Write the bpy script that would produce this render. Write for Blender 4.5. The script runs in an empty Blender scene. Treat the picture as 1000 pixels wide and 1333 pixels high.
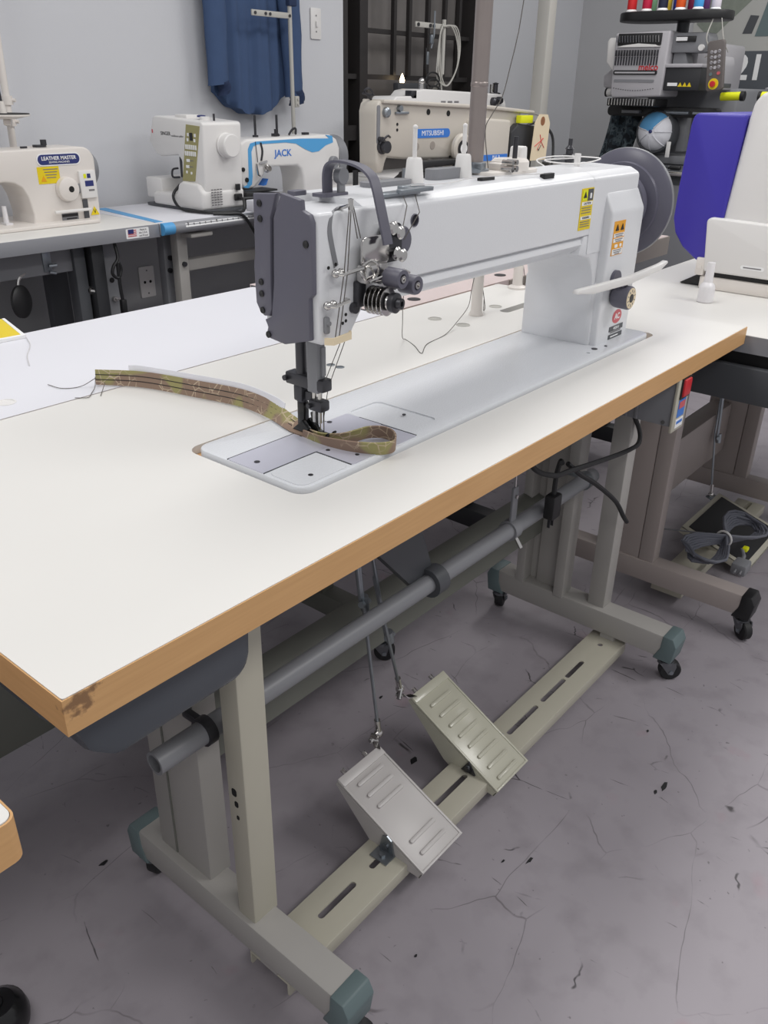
import bpy, bmesh, math, random
from mathutils import Vector, Matrix
S = bpy.context.scene
COL = S.collection
V = Vector
PI = math.pi

# ---------------------------------------------------------------- camera
cam = bpy.data.cameras.new('camera')
cam.sensor_fit = 'VERTICAL'
cam.sensor_height = 36.0
cam.lens = 36.0 * 1087.7 / 1333.0
cam.clip_start = 0.02
camo = bpy.data.objects.new('camera', cam)
COL.objects.link(camo)
camo.location = (-0.25, -0.541, 1.22)
camo.rotation_euler = (math.radians(63.137), math.radians(-0.9155), math.radians(-50.252))
S.camera = camo

# ---------------------------------------------------------------- world, lamps, exposure
w = bpy.data.worlds.new('room_light')
S.world = w
w.use_nodes = True
w.node_tree.nodes['Background'].inputs[0].default_value = (0.97, 0.975, 1.0, 1)
w.node_tree.nodes['Background'].inputs[1].default_value = 0.50

def area(name, loc, sx, sy, power, col=(1, 0.985, 0.965), rot=(0, 0, 0)):
    l = bpy.data.lights.new(name, 'AREA')
    l.shape = 'RECTANGLE'; l.size = sx; l.size_y = sy; l.energy = power; l.color = col
    o = bpy.data.objects.new(name, l); COL.objects.link(o)
    o.location = loc; o.rotation_euler = rot
    return o
# rows of ceiling fluorescent troffers (above the frame)
for (x, y) in ((-0.6, 0.9), (1.5, 0.8), (3.6, 0.9)):
    area('ceiling_lamp', (x, y, 2.75), 1.2, 0.6, 18)
for (x, y, e) in ((-0.6, -1.6, 16), (1.9, -1.6, 32), (4.4, -0.6, 26)):
    area('ceiling_lamp', (x, y, 2.75), 1.2, 0.6, e)
S.view_settings.view_transform = 'Standard'
S.view_settings.look = 'None'
S.view_settings.gamma = 1.0
S.view_settings.use_curve_mapping = False
S.view_settings.exposure = 0.0

# ---------------------------------------------------------------- materials
def lin(c):
    return tuple((v / 255 / 12.92) if v / 255 <= 0.04045 else ((v / 255 + 0.055) / 1.055) ** 2.4 for v in c)

def mat(name, rgb, rough=0.5, metal=0.0, noise=0.0, nscale=6.0, bump=0.0, bscale=200.0, trans=0.0, emit=None, spec=0.5, coat=0.0):
    m = bpy.data.materials.new(name); m.use_nodes = True
    nt = m.node_tree; bs = nt.nodes['Principled BSDF']
    c = lin(rgb)
    bs.inputs['Base Color'].default_value = (*c, 1)
    bs.inputs['Roughness'].default_value = rough
    bs.inputs['Metallic'].default_value = metal
    bs.inputs['Specular IOR Level'].default_value = spec
    bs.inputs['Coat Weight'].default_value = coat
    tc = nt.nodes.new('ShaderNodeTexCoord')
    if noise:
        n = nt.nodes.new('ShaderNodeTexNoise'); n.inputs['Scale'].default_value = nscale; n.inputs['Detail'].default_value = 6
        nt.links.new(tc.outputs['Object'], n.inputs['Vector'])
        mx = nt.nodes.new('ShaderNodeMix'); mx.data_type = 'RGBA'
        mx.inputs['A'].default_value = (*[v * (1 - noise) for v in c], 1)
        mx.inputs['B'].default_value = (*[min(1, v * (1 + noise)) for v in c], 1)
        nt.links.new(n.outputs['Fac'], mx.inputs['Factor'])
        nt.links.new(mx.outputs['Result'], bs.inputs['Base Color'])
    if bump:
        n2 = nt.nodes.new('ShaderNodeTexNoise'); n2.inputs['Scale'].default_value = bscale; n2.inputs['Detail'].default_value = 2
        nt.links.new(tc.outputs['Object'], n2.inputs['Vector'])
        b = nt.nodes.new('ShaderNodeBump'); b.inputs['Strength'].default_value = bump; b.inputs['Distance'].default_value = 0.001
        nt.links.new(n2.outputs['Fac'], b.inputs['Height']); nt.links.new(b.outputs['Normal'], bs.inputs['Normal'])
    if trans:
        bs.inputs['Transmission Weight'].default_value = trans
    if emit:
        bs.inputs['Emission Color'].default_value = (*lin(rgb), 1); bs.inputs['Emission Strength'].default_value = emit
    return m

M = {}
M['laminate'] = mat('white_laminate', (220, 218, 214), 0.42, noise=0.015, nscale=3)
M['laminate_cool'] = mat('cool_white_laminate', (220, 220, 226), 0.40, noise=0.01, nscale=3)
M['laminate_pink'] = mat('pinkish_laminate', (205, 190, 188), 0.4, noise=0.04, nscale=8)
M['cast_white'] = mat('hammered_white_enamel', (216, 217, 220), 0.30, bump=0.25, bscale=420)
M['cast_bed'] = mat('hammered_bed_enamel', (214, 216, 220), 0.26, bump=0.45, bscale=330)
M['plate_steel'] = mat('brushed_plate', (196, 196, 208), 0.36, metal=0.2, noise=0.03, nscale=40)
M['cover_grey'] = mat('slate_grey_plastic', (92, 91, 103), 0.42, bump=0.1, bscale=600)
M['wheel_grey'] = mat('handwheel_grey', (96, 95, 108), 0.30)
M['dark_steel'] = mat('dark_steel', (72, 72, 76), 0.35, metal=0.7)
M['chrome'] = mat('chrome', (200, 198, 196), 0.16, metal=1.0)
M['fork'] = mat('fork_zinc', (122, 124, 128), 0.38, metal=0.8)
M['zinc'] = mat('zinc_plate', (150, 156, 162), 0.34, metal=0.85, noise=0.12, nscale=60)
M['black'] = mat('black_plastic', (24, 24, 26), 0.45)
M['black_gloss'] = mat('black_gloss', (16, 16, 18), 0.22)
M['rubber'] = mat('black_rubber', (28, 28, 30), 0.6)
M['hole'] = mat('dark_recess', (20, 19, 20), 0.8)
M['stand_grey'] = mat('stand_grey_paint', (164, 161, 157), 0.42, noise=0.05, nscale=9, bump=0.1, bscale=500)
M['stand_taupe'] = mat('stand_taupe_paint', (160, 150, 146), 0.45, noise=0.05, nscale=9)
M['stand_olive'] = mat('stand_olive_paint', (112, 113, 106), 0.5, noise=0.06, nscale=9)
M['rail_beige'] = mat('rail_beige_paint', (182, 178, 163), 0.42, noise=0.04, nscale=9)
M['cap_green'] = mat('cap_green_plastic', (98, 114, 116), 0.5)
M['treadle_cream'] = mat('treadle_cream_paint', (186, 184, 168), 0.22, bump=0.15, bscale=500)
M['treadle_white'] = mat('treadle_white_paint', (190, 186, 184), 0.36, bump=0.12, bscale=600)
M['white_plastic'] = mat('white_plastic', (222, 220, 218), 0.38)
M['warm_white'] = mat('warm_white_enamel', (220, 214, 208), 0.36)
M['beige_enamel'] = mat('beige_enamel', (192, 186, 176), 0.34)
M['beige_dark'] = mat('beige_dark_enamel', (150, 142, 134), 0.4)
M['blue_trim'] = mat('sky_blue_trim', (84, 160, 214), 0.45)
M['blue_cover'] = mat('royal_blue_cover', (58, 48, 160), 0.42, bump=0.08, bscale=700)
M['blue_label'] = mat('blue_label', (52, 116, 200), 0.4)
M['navy'] = mat('navy_label', (44, 52, 110), 0.4)
M['yellow'] = mat('warning_yellow', (226, 200, 20), 0.45)
M['orange'] = mat('warning_orange', (226, 158, 24), 0.45)
M['bright_yellow'] = mat('fluorescent_yellow', (222, 226, 20), 0.5)
M['label_white'] = mat('label_white', (236, 236, 236), 0.5)
M['ink'] = mat('black_ink', (30, 28, 30), 0.6)
M['grey_ink'] = mat('grey_ink', (120, 118, 120), 0.6)
M['red'] = mat('red_plastic', (196, 36, 44), 0.4)
M['pinkish_red'] = mat('faded_red', (196, 92, 98), 0.5)
M['tbl_grey'] = mat('grey_edge_band', (140, 141, 146), 0.42)
M['dark_grey'] = mat('dark_grey_metal', (74, 76, 80), 0.45)
M['mid_grey'] = mat('mid_grey_plastic', (126, 127, 131), 0.42)
M['olive_panel'] = mat('olive_panel', (158, 152, 104), 0.5)
M['card'] = mat('manila_card', (222, 206, 176), 0.7)
M['tape_white'] = mat('white_tape', (226, 226, 232), 0.6)
M['thread'] = mat('grey_thread', (92, 88, 84), 0.8)
M['thread_white'] = mat('pale_thread', (206, 204, 204), 0.7)
M['frosted'] = mat('frosted_bottle', (222, 220, 222), 0.3)
M['pole_steel'] = mat('brushed_pole', (158, 148, 144), 0.34, metal=0.75, noise=0.06, nscale=30)
M['drawer'] = mat('smoke_plastic', (70, 75, 82), 0.25)
M['black_paint'] = mat('black_stand_paint', (44, 45, 48), 0.45)
M['grey_cord'] = mat('grey_cable', (104, 106, 116), 0.45)
M['conduit'] = mat('conduit_grey', (176, 174, 168), 0.5)
M['melco_grey'] = mat('silver_grey', (176, 174, 178), 0.38)
M['remote'] = mat('taupe_plastic', (98, 92, 90), 0.45)
M['cap_blue'] = mat('cap_blue_cloth', (96, 160, 208), 0.85)
M['cap_white'] = mat('cap_white_cloth', (226, 226, 232), 0.85, noise=0.03, nscale=60)
M['gate_metal'] = mat('gate_black_iron', (44, 41, 41), 0.5)
M['poster_white'] = mat('poster_pale', (176, 176, 172), 0.5, noise=0.05, nscale=4)
M['poster_dark'] = mat('poster_slate', (84, 88, 94), 0.5)
M['poster_green'] = mat('poster_moss', (128, 134, 124), 0.5, noise=0.25, nscale=30)
M['denim'] = mat('navy_cotton', (58, 78, 112), 0.9, noise=0.10, nscale=18, bump=0.3, bscale=900)
M['denim_dark'] = mat('navy_cotton_cuff', (34, 48, 78), 0.9)
M['lit'] = mat('glowing_spot', (255, 226, 180), 0.4, emit=6)  # emissive colour of the bright spot on the latch box

def wood_mat():
    m = mat('maple_edge_band', (196, 152, 100), 0.5)
    nt = m.node_tree; bs = nt.nodes['Principled BSDF']; L = nt.links
    tc = nt.nodes.new('ShaderNodeTexCoord')
    mp = nt.nodes.new('ShaderNodeMapping'); mp.inputs['Scale'].default_value = (5, 9, 120)
    n = nt.nodes.new('ShaderNodeTexNoise'); n.inputs['Scale'].default_value = 2; n.inputs['Detail'].default_value = 5
    L.new(tc.outputs['Object'], mp.inputs['Vector']); L.new(mp.outputs['Vector'], n.inputs['Vector'])
    mx = nt.nodes.new('ShaderNodeMix'); mx.data_type = 'RGBA'
    mx.inputs['A'].default_value = (*lin((190, 146, 96)), 1); mx.inputs['B'].default_value = (*lin((212, 168, 116)), 1)
    L.new(n.outputs['Fac'], mx.inputs['Factor'])
    # scuffed bruise near the corner (object origin)
    ln = nt.nodes.new('ShaderNodeVectorMath'); ln.operation = 'DISTANCE'; ln.inputs[1].default_value = (0.016, 0, 0.764)
    L.new(tc.outputs['Object'], ln.inputs[0])
    n2 = nt.nodes.new('ShaderNodeTexNoise'); n2.inputs['Scale'].default_value = 110; n2.inputs['Detail'].default_value = 3
    L.new(tc.outputs['Object'], n2.inputs['Vector'])
    ad = nt.nodes.new('ShaderNodeMath'); ad.operation = 'MULTIPLY_ADD'; ad.inputs[1].default_value = 0.05
    L.new(n2.outputs['Fac'], ad.inputs[0]); L.new(ln.outputs['Value'], ad.inputs[2])
    rp = nt.nodes.new('ShaderNodeMapRange'); rp.inputs['From Min'].default_value = 0.041; rp.inputs['From Max'].default_value = 0.033
    L.new(ad.outputs[0], rp.inputs['Value'])
    mx2 = nt.nodes.new('ShaderNodeMix'); mx2.data_type = 'RGBA'; mx2.inputs['B'].default_value = (*lin((112, 82, 58)), 1)
    ml = nt.nodes.new('ShaderNodeMath'); ml.operation = 'MULTIPLY'; ml.inputs[1].default_value = 0.8
    L.new(rp.outputs[0], ml.inputs[0]); L.new(ml.outputs[0], mx2.inputs['Factor'])
    L.new(mx.outputs['Result'], mx2.inputs['A']); L.new(mx2.outputs['Result'], bs.inputs['Base Color'])
    return m
M['wood'] = wood_mat()

def floor_mat():
    m = mat('painted_concrete', (128, 122, 127), 0.45)
    nt = m.node_tree; bs = nt.nodes['Principled BSDF']; L = nt.links
    tc = nt.nodes.new('ShaderNodeTexCoord')
    def noise(scale, detail=5, vec=None, dist=0.0):
        n = nt.nodes.new('ShaderNodeTexNoise'); n.inputs['Scale'].default_value = scale; n.inputs['Detail'].default_value = detail
        n.inputs['Distortion'].default_value = dist
        L.new(vec or tc.outputs['Object'], n.inputs['Vector']); return n.outputs['Fac']
    def ramp(fac, a, b):
        r = nt.nodes.new('ShaderNodeMapRange'); r.inputs['From Min'].default_value = a; r.inputs['From Max'].default_value = b
        L.new(fac, r.inputs['Value']); return r.outputs[0]
    def mixc(fac, A, Bc):
        x = nt.nodes.new('ShaderNodeMix'); x.data_type = 'RGBA'
        L.new(fac, x.inputs['Factor'])
        if isinstance(A, tuple): x.inputs['A'].default_value = (*lin(A), 1)
        else: L.new(A, x.inputs['A'])
        x.inputs['B'].default_value = (*lin(Bc), 1); return x.outputs['Result']
    def mul(a, b):
        x = nt.nodes.new('ShaderNodeMath'); x.operation = 'MULTIPLY'; L.new(a, x.inputs[0])
        if isinstance(b, float): x.inputs[1].default_value = b
        else: L.new(b, x.inputs[1])
        return x.outputs[0]
    c = mixc(ramp(noise(2.2, 6), 0.3, 0.7), (146, 140, 146), (160, 154, 160))
    c = mixc(mul(ramp(noise(14, 6), 0.5, 0.75), 0.35), c, (112, 106, 111))
    # hairline cracks / drag scratches
    def scratch(rot, sc, th):
        mp = nt.nodes.new('ShaderNodeMapping'); mp.inputs['Rotation'].default_value = (0, 0, rot); mp.inputs['Scale'].default_value = sc
        L.new(tc.outputs['Object'], mp.inputs['Vector'])
        v = nt.nodes.new('ShaderNodeTexVoronoi'); v.feature = 'DISTANCE_TO_EDGE'; v.inputs['Scale'].default_value = 1.0
        dn = nt.nodes.new('ShaderNodeTexNoise'); dn.inputs['Scale'].default_value = 3.0
        L.new(mp.outputs['Vector'], dn.inputs['Vector'])
        ad = nt.nodes.new('ShaderNodeVectorMath'); ad.operation = 'MULTIPLY_ADD'; ad.inputs[1].default_value = (0.16, 0.16, 0)
        L.new(dn.outputs['Color'], ad.inputs[0]); L.new(mp.outputs['Vector'], ad.inputs[2])
        L.new(ad.outputs[0], v.inputs['Vector'])
        return ramp(v.outputs['Distance'], th, th * 0.3)
    s1 = mul(scratch(0.5, (2.6, 5.4, 1), 0.005), ramp(noise(5, 4), 0.47, 0.60))
    c = mixc(mul(s1, 0.6), c, (84, 78, 82))
    s2 = mul(scratch(-0.7, (11.0, 4.0, 1), 0.010), ramp(noise(9, 3, dist=1.0), 0.58, 0.66))
    c = mixc(mul(s2, 0.85), c, (46, 42, 45))
    # little dark flecks
    fl = mul(ramp(noise(70, 2), 0.71, 0.75), ramp(noise(4.3, 3), 0.42, 0.55))
    c = mixc(mul(fl, 0.55), c, (72, 66, 70))
    pk = mul(ramp(noise(9, 3), 0.66, 0.78), 0.3)
    c = mixc(pk, c, (162, 118, 128))
    L.new(c, bs.inputs['Base Color'])
    b = nt.nodes.new('ShaderNodeBump'); b.inputs['Strength'].default_value = 0.12; b.inputs['Distance'].default_value = 0.004
    L.new(noise(26, 5), b.inputs['Height']); L.new(b.outputs['Normal'], bs.inputs['Normal'])
    return m
M['floor'] = floor_mat()
M['wall'] = mat('pale_grey_wall_paint', (198, 199, 203), 0.7, noise=0.03, nscale=2, bump=0.5, bscale=60)
M['wall2'] = mat('warm_grey_wall_paint', (178, 178, 180), 0.7, noise=0.03, nscale=2, bump=0.4, bscale=60)
M['wall_low_shade'] = mat('shaded_low_wall_paint', (158, 159, 161), 0.6, noise=0.04, nscale=3)  # wall colour darkened to hold the shade beneath the wall tables
M['gate_back'] = mat('dark_gate_sheet', (120, 116, 114), 0.55, noise=0.35, nscale=5)

def camo_mat(name, cols, scale):
    m = mat(name, cols[0], 0.85)
    nt = m.node_tree; bs = nt.nodes['Principled BSDF']; L = nt.links
    tc = nt.nodes.new('ShaderNodeTexCoord')
    n = nt.nodes.new('ShaderNodeTexNoise'); n.inputs['Scale'].default_value = scale; n.inputs['Detail'].default_value = 2
    L.new(tc.outputs['Object'], n.inputs['Vector'])
    r = nt.nodes.new('ShaderNodeValToRGB'); r.color_ramp.interpolation = 'CONSTANT'
    e = r.color_ramp.elements
    pos = (0.0, 0.44, 0.52, 0.60)
    e[0].position = 0; e[0].color = (*lin(cols[0]), 1); e[1].position = pos[1]; e[1].color = (*lin(cols[1]), 1)
    for k in (2, 3):
        x = e.new(pos[k]); x.color = (*lin(cols[k]), 1)
    L.new(n.outputs['Fac'], r.inputs['Fac']); L.new(r.outputs['Color'], bs.inputs['Base Color'])
    return m
M['camo'] = camo_mat('grey_green_camouflage', ((30, 36, 42), (58, 70, 78), (92, 104, 110), (40, 48, 56)), 22)

def binding_mat():
    m = mat('camouflage_binding', (120, 100, 82), 0.85)
    nt = m.node_tree; bs = nt.nodes['Principled BSDF']; L = nt.links
    tc = nt.nodes.new('ShaderNodeTexCoord')
    n = nt.nodes.new('ShaderNodeTexNoise'); n.inputs['Scale'].default_value = 16; n.inputs['Detail'].default_value = 1
    L.new(tc.outputs['Object'], n.inputs['Vector'])
    r = nt.nodes.new('ShaderNodeValToRGB'); e = r.color_ramp.elements
    e[0].position = 0.54; e[0].color = (*lin((140, 118, 102)), 1); e[1].position = 0.60; e[1].color = (*lin((152, 146, 98)), 1)
    L.new(n.outputs['Fac'], r.inputs['Fac'])
    v = nt.nodes.new('ShaderNodeTexVoronoi'); v.feature = 'DISTANCE_TO_EDGE'; v.inputs['Scale'].default_value = 62
    L.new(tc.outputs['Object'], v.inputs['Vector'])
    mr = nt.nodes.new('ShaderNodeMapRange'); mr.inputs['From Min'].default_value = 0.05; mr.inputs['From Max'].default_value = 0.02
    L.new(v.outputs['Distance'], mr.inputs['Value'])
    n3 = nt.nodes.new('ShaderNodeTexNoise'); n3.inputs['Scale'].default_value = 24
    L.new(tc.outputs['Object'], n3.inputs['Vector'])
    m3 = nt.nodes.new('ShaderNodeMapRange'); m3.inputs['From Min'].default_value = 0.46; m3.inputs['From Max'].default_value = 0.56
    L.new(n3.outputs['Fac'], m3.inputs['Value'])
    mm = nt.nodes.new('ShaderNodeMath'); mm.operation = 'MULTIPLY'; L.new(mr.outputs[0], mm.inputs[0]); L.new(m3.outputs[0], mm.inputs[1])
    mx = nt.nodes.new('ShaderNodeMix'); mx.data_type = 'RGBA'; mx.inputs['B'].default_value = (*lin((190, 172, 148)), 1)
    L.new(mm.outputs[0], mx.inputs['Factor']); L.new(r.outputs['Color'], mx.inputs['A']); L.new(mx.outputs['Result'], bs.inputs['Base Color'])
    return m
M['binding'] = binding_mat()

# ---------------------------------------------------------------- mesh helpers
def arc2(cx, cy, r, a0, a1, n=6):
    return [(cx + r * math.cos(math.radians(a0 + (a1 - a0) * i / n)), cy + r * math.sin(math.radians(a0 + (a1 - a0) * i / n))) for i in range(n + 1)]

def rrect(x0, y0, x1, y1, r, n=5):
    r = min(r, (x1 - x0) / 2 - 1e-6, (y1 - y0) / 2 - 1e-6)
    return arc2(x1 - r, y0 + r, r, -90, 0, n) + arc2(x1 - r, y1 - r, r, 0, 90, n) + arc2(x0 + r, y1 - r, r, 90, 180, n) + arc2(x0 + r, y0 + r, r, 180, 270, n)

def catmull(pts, n=6):
    P = [V(p) for p in pts]
    if len(P) < 3: return P
    out = []
    for i in range(len(P) - 1):
        p0 = P[i - 1] if i else P[0] * 2 - P[1]
        p1, p2 = P[i], P[i + 1]
        p3 = P[i + 2] if i + 2 < len(P) else P[-1] * 2 - P[-2]
        for k in range(n):
            t = k / n
            out.append(0.5 * ((2 * p1) + (p2 - p0) * t + (2 * p0 - 5 * p1 + 4 * p2 - p3) * t * t + (3 * p1 - p0 - 3 * p2 + p3) * t ** 3))
    out.append(P[-1]); return out

class B:
    """collects shapes for ONE mesh object"""
    def __init__(s): s.bm = bmesh.new()
    def _take(s, t, M4=None):
        if M4 is not None: t.transform(M4)
        me = bpy.data.meshes.new('t'); t.to_mesh(me); t.free(); s.bm.from_mesh(me); bpy.data.meshes.remove(me); return s
    def box(s, x0, y0, z0, x1, y1, z1, bev=0.0, seg=2, M4=None):
        t = bmesh.new(); bmesh.ops.create_cube(t, size=1)
        for v in t.verts:
            v.co = V(((x0 + x1) / 2 + v.co.x * (x1 - x0), (y0 + y1) / 2 + v.co.y * (y1 - y0), (z0 + z1) / 2 + v.co.z * (z1 - z0)))
        if bev: bmesh.ops.bevel(t, geom=t.edges[:], offset=bev, segments=seg, affect='EDGES', profile=0.5, clamp_overlap=True)
        return s._take(t, M4)
    def prism(s, pts, axis, a0, a1, bev=0.0, seg=2, M4=None, capbev=False):
        t = bmesh.new()
        def mk(p, a):
            if axis == 'x': return V((a, p[0], p[1]))
            if axis == 'y': return V((p[0], a, p[1]))
            return V((p[0], p[1], a))
        va = [t.verts.new(mk(p, a0)) for p in pts]; vb = [t.verts.new(mk(p, a1)) for p in pts]
        fa = t.faces.new(va); fb = t.faces.new(vb)
        n = len(pts)
        for i in range(n): t.faces.new((va[i], va[(i + 1) % n], vb[(i + 1) % n], vb[i]))
        bmesh.ops.recalc_face_normals(t, faces=t.faces[:])
        if bev:
            es = set(fa.edges) | set(fb.edges) if capbev else t.edges[:]
            bmesh.ops.bevel(t, geom=list(es), offset=bev, segments=seg, affect='EDGES', profile=0.5, clamp_overlap=True)
        return s._take(t, M4)
    def cyl(s, p0, p1, r0, r1=None, n=20, bev=0.0):
        p0, p1 = V(p0), V(p1); r1 = r0 if r1 is None else r1
        t = bmesh.new(); d = p1 - p0
        bmesh.ops.create_cone(t, cap_ends=True, segments=n, radius1=r0, radius2=r1, depth=d.length)
        if bev:
            es = [e for e in t.edges if abs(e.verts[0].co.z - e.verts[1].co.z) < 1e-9]
            bmesh.ops.bevel(t, geom=es, offset=bev, segments=2, affect='EDGES', profile=0.5, clamp_overlap=True)
        q = V((0, 0, 1)).rotation_difference(d.normalized())
        return s._take(t, Matrix.Translation((p0 + p1) / 2) @ q.to_matrix().to_4x4())
    def lathe(s, p0, axis, prof, n=28):
        """prof: list of (radius, height along axis)"""
        t = bmesh.new(); rings = []
        for r, h in prof:
            rings.append([t.verts.new((r * math.cos(2 * PI * i / n), r * math.sin(2 * PI * i / n), h)) for i in range(n)] if r > 1e-6 else [t.verts.new((0, 0, h))])
        for a, b in zip(rings, rings[1:]):
            for i in range(n):
                j = (i + 1) % n
                if len(a) == 1 and len(b) == 1: continue
                if len(a) == 1: t.faces.new((a[0], b[i], b[j]))
                elif len(b) == 1: t.faces.new((a[i], a[j], b[0]))
                else: t.faces.new((a[i], a[j], b[j], b[i]))
        for rg in (rings[0], rings[-1]):
            if len(rg) > 1: t.faces.new(rg)
        bmesh.ops.recalc_face_normals(t, faces=t.faces[:])
        q = V((0, 0, 1)).rotation_difference(V(axis).normalized())
        return s._take(t, Matrix.Translation(V(p0)) @ q.to_matrix().to_4x4())
    def tube(s, pts, r, n=8, smooth=0):
        P = catmull(pts, smooth) if smooth else [V(p) for p in pts]
        t = bmesh.new(); rings = []; up = None
        for i, p in enumerate(P):
            d = (P[min(i + 1, len(P) - 1)] - P[max(i - 1, 0)]).normalized()
            if up is None: up = d.orthogonal().normalized()
            up = (up - d * up.dot(d))
            up = up.normalized() if up.length > 1e-6 else d.orthogonal().normalized()
            sd = d.cross(up)
            rings.append([t.verts.new(p + (up * math.cos(2 * PI * k / n) + sd * math.sin(2 * PI * k / n)) * r) for k in range(n)])
        for a, b in zip(rings, rings[1:]):
            for k in range(n): t.faces.new((a[k], a[(k + 1) % n], b[(k + 1) % n], b[k]))
        t.faces.new(rings[0]); t.faces.new(rings[-1])
        bmesh.ops.recalc_face_normals(t, faces=t.faces[:])
        return s._take(t)
    def ribbon(s, pts, wv, th, smooth=0):
        """rectangular strip: wv = full width vector (or one per point), th = thickness"""
        P = catmull(pts, smooth) if smooth else [V(p) for p in pts]
        many = isinstance(wv, list)
        WW = (catmull(wv, smooth) if smooth else [V(q) for q in wv]) if many else None
        t = bmesh.new(); rings = []
        for i, p in enumerate(P):
            d = (P[min(i + 1, len(P) - 1)] - P[max(i - 1, 0)]).normalized()
            W = WW[i] if many else V(wv); nn = d.cross(W).normalized() * th / 2
            rings.append([t.verts.new(p + W / 2 + nn), t.verts.new(p - W / 2 + nn), t.verts.new(p - W / 2 - nn), t.verts.new(p + W / 2 - nn)])
        for a, b in zip(rings, rings[1:]):
            for k in range(4): t.faces.new((a[k], a[(k + 1) % 4], b[(k + 1) % 4], b[k]))
        t.faces.new(rings[0]); t.faces.new(rings[-1])
        bmesh.ops.recalc_face_normals(t, faces=t.faces[:])
        return s._take(t)
    def ball(s, c, r, sc=(1, 1, 1), n=16):
        t = bmesh.new(); bmesh.ops.create_uvsphere(t, u_segments=n, v_segments=max(6, n // 2), radius=r)
        return s._take(t, Matrix.Translation(V(c)) @ Matrix.Diagonal((*sc, 1)))
    def xf(s, M4): s.bm.transform(M4); return s
    def cut(s, other):
        """boolean difference with another B"""
        oa = bpy.data.objects.new('a', bpy.data.meshes.new('a')); s.bm.to_mesh(oa.data)
        ob = bpy.data.objects.new('b', bpy.data.meshes.new('b')); other.bm.to_mesh(ob.data)
        COL.objects.link(oa); COL.objects.link(ob)
        md = oa.modifiers.new('c', 'BOOLEAN'); md.operation = 'DIFFERENCE'; md.solver = 'EXACT'; md.object = ob
        dg = bpy.context.evaluated_depsgraph_get(); dg.update()
        me = bpy.data.meshes.new_from_object(oa.evaluated_get(dg))
        s.bm.free(); s.bm = bmesh.new(); s.bm.from_mesh(me)
        bpy.data.objects.remove(oa); bpy.data.objects.remove(ob); bpy.data.meshes.remove(me)
        return s

ORG = {}
def finish(bm, org, name, material, ang=35):
    bm.transform(Matrix.Translation(-V(org)))
    me = bpy.data.meshes.new(name); bm.to_mesh(me); bm.free()
    for p in me.polygons: p.use_smooth = True
    me.set_sharp_from_angle(angle=math.radians(ang))
    me.materials.append(material if not isinstance(material, str) else M[material])
    return me
def thing(name, label, cat, loc, group=None):
    o = bpy.data.objects.new(name, None); COL.objects.link(o); o.location = loc; o.empty_display_size = 0.05
    o['label'] = label; o['category'] = cat
    if group: o['group'] = group
    ORG[o.name] = V(loc); return o
def part(root, name, b, material, label=None, ang=35):
    me = finish(b.bm, ORG[root.name], name, material, ang)
    o = bpy.data.objects.new(name, me); COL.objects.link(o); o.parent = root
    ORG[o.name] = ORG[root.name]
    if label: o['label'] = label
    return o
def solo(name, b, material, label, cat, loc, group=None, ang=35):
    me = finish(b.bm, loc, name, material, ang)
    o = bpy.data.objects.new(name, me); COL.objects.link(o); o.location = loc; ORG[o.name] = V(loc)
    o['label'] = label; o['category'] = cat
    if group: o['group'] = group
    return o
def struct(name, b, material, parent=None):
    me = finish(b.bm, (0, 0, 0), name, material)
    o = bpy.data.objects.new(name, me); COL.objects.link(o); ORG[o.name] = V((0, 0, 0))
    o['kind'] = 'structure'
    if parent: o.parent = parent
    return o
FX = {'-y': (V((1, 0, 0)), V((0, 0, 1))), '-x': (V((0, -1, 0)), V((0, 0, 1))), '+z': (V((1, 0, 0)), V((0, 1, 0)))}
def decal(root, name, c, face, wd, h, material, th=0.0008, r=0.0, skew=0.0, label=None):
    R, U = FX[face] if isinstance(face, str) else face
    N = R.cross(U); c = V(c)
    M4 = Matrix((( R.x, U.x, N.x, c.x), (R.y, U.y, N.y, c.y), (R.z, U.z, N.z, c.z), (0, 0, 0, 1)))
    b = B().prism(rrect(-wd / 2, -h / 2, wd / 2, h / 2, max(r, 1e-4), 4 if r else 1), 'z', -0.0005, th)
    b.xf(M4)
    return part(root, name, b, material, label)
def text(root, name, s, c, face, size, material, ext=0.0003, bold=0.0, xs=1.0):
    R, U = FX[face] if isinstance(face, str) else face
    N = R.cross(U); c = V(c) - ORG[root.name]
    cu = bpy.data.curves.new('t', 'FONT'); cu.body = s; cu.size = size; cu.extrude = ext; cu.offset = bold
    cu.align_x = 'CENTER'; cu.align_y = 'CENTER'; cu.resolution_u = 3
    ob = bpy.data.objects.new('t', cu); COL.objects.link(ob)
    dg = bpy.context.evaluated_depsgraph_get(); dg.update()
    me = bpy.data.meshes.new_from_object(ob.evaluated_get(dg))
    bpy.data.objects.remove(ob); bpy.data.curves.remove(cu)
    M4 = Matrix(((R.x * xs, U.x, N.x, c.x), (R.y * xs, U.y, N.y, c.y), (R.z * xs, U.z, N.z, c.z), (0, 0, 0, 1)))
    me.transform(M4); me.name = name
    me.materials.clear(); me.materials.append(M[material])
    o = bpy.data.objects.new(name, me); COL.objects.link(o); o.parent = root; ORG[o.name] = ORG[root.name]
    return o
def triangle_sign(root, c, face, sz, material='yellow'):
    R, U = FX[face]; N = R.cross(U); c = V(c)
    M4 = Matrix(((R.x, U.x, N.x, c.x), (R.y, U.y, N.y, c.y), (R.z, U.z, N.z, c.z), (0, 0, 0, 1)))
    b = B().prism([(-sz / 2, -sz * .43), (sz / 2, -sz * .43), (0, sz * .43)], 'z', -.0004, .0009).xf(M4)
    return part(root, 'warning_triangle', b, material)

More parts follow.
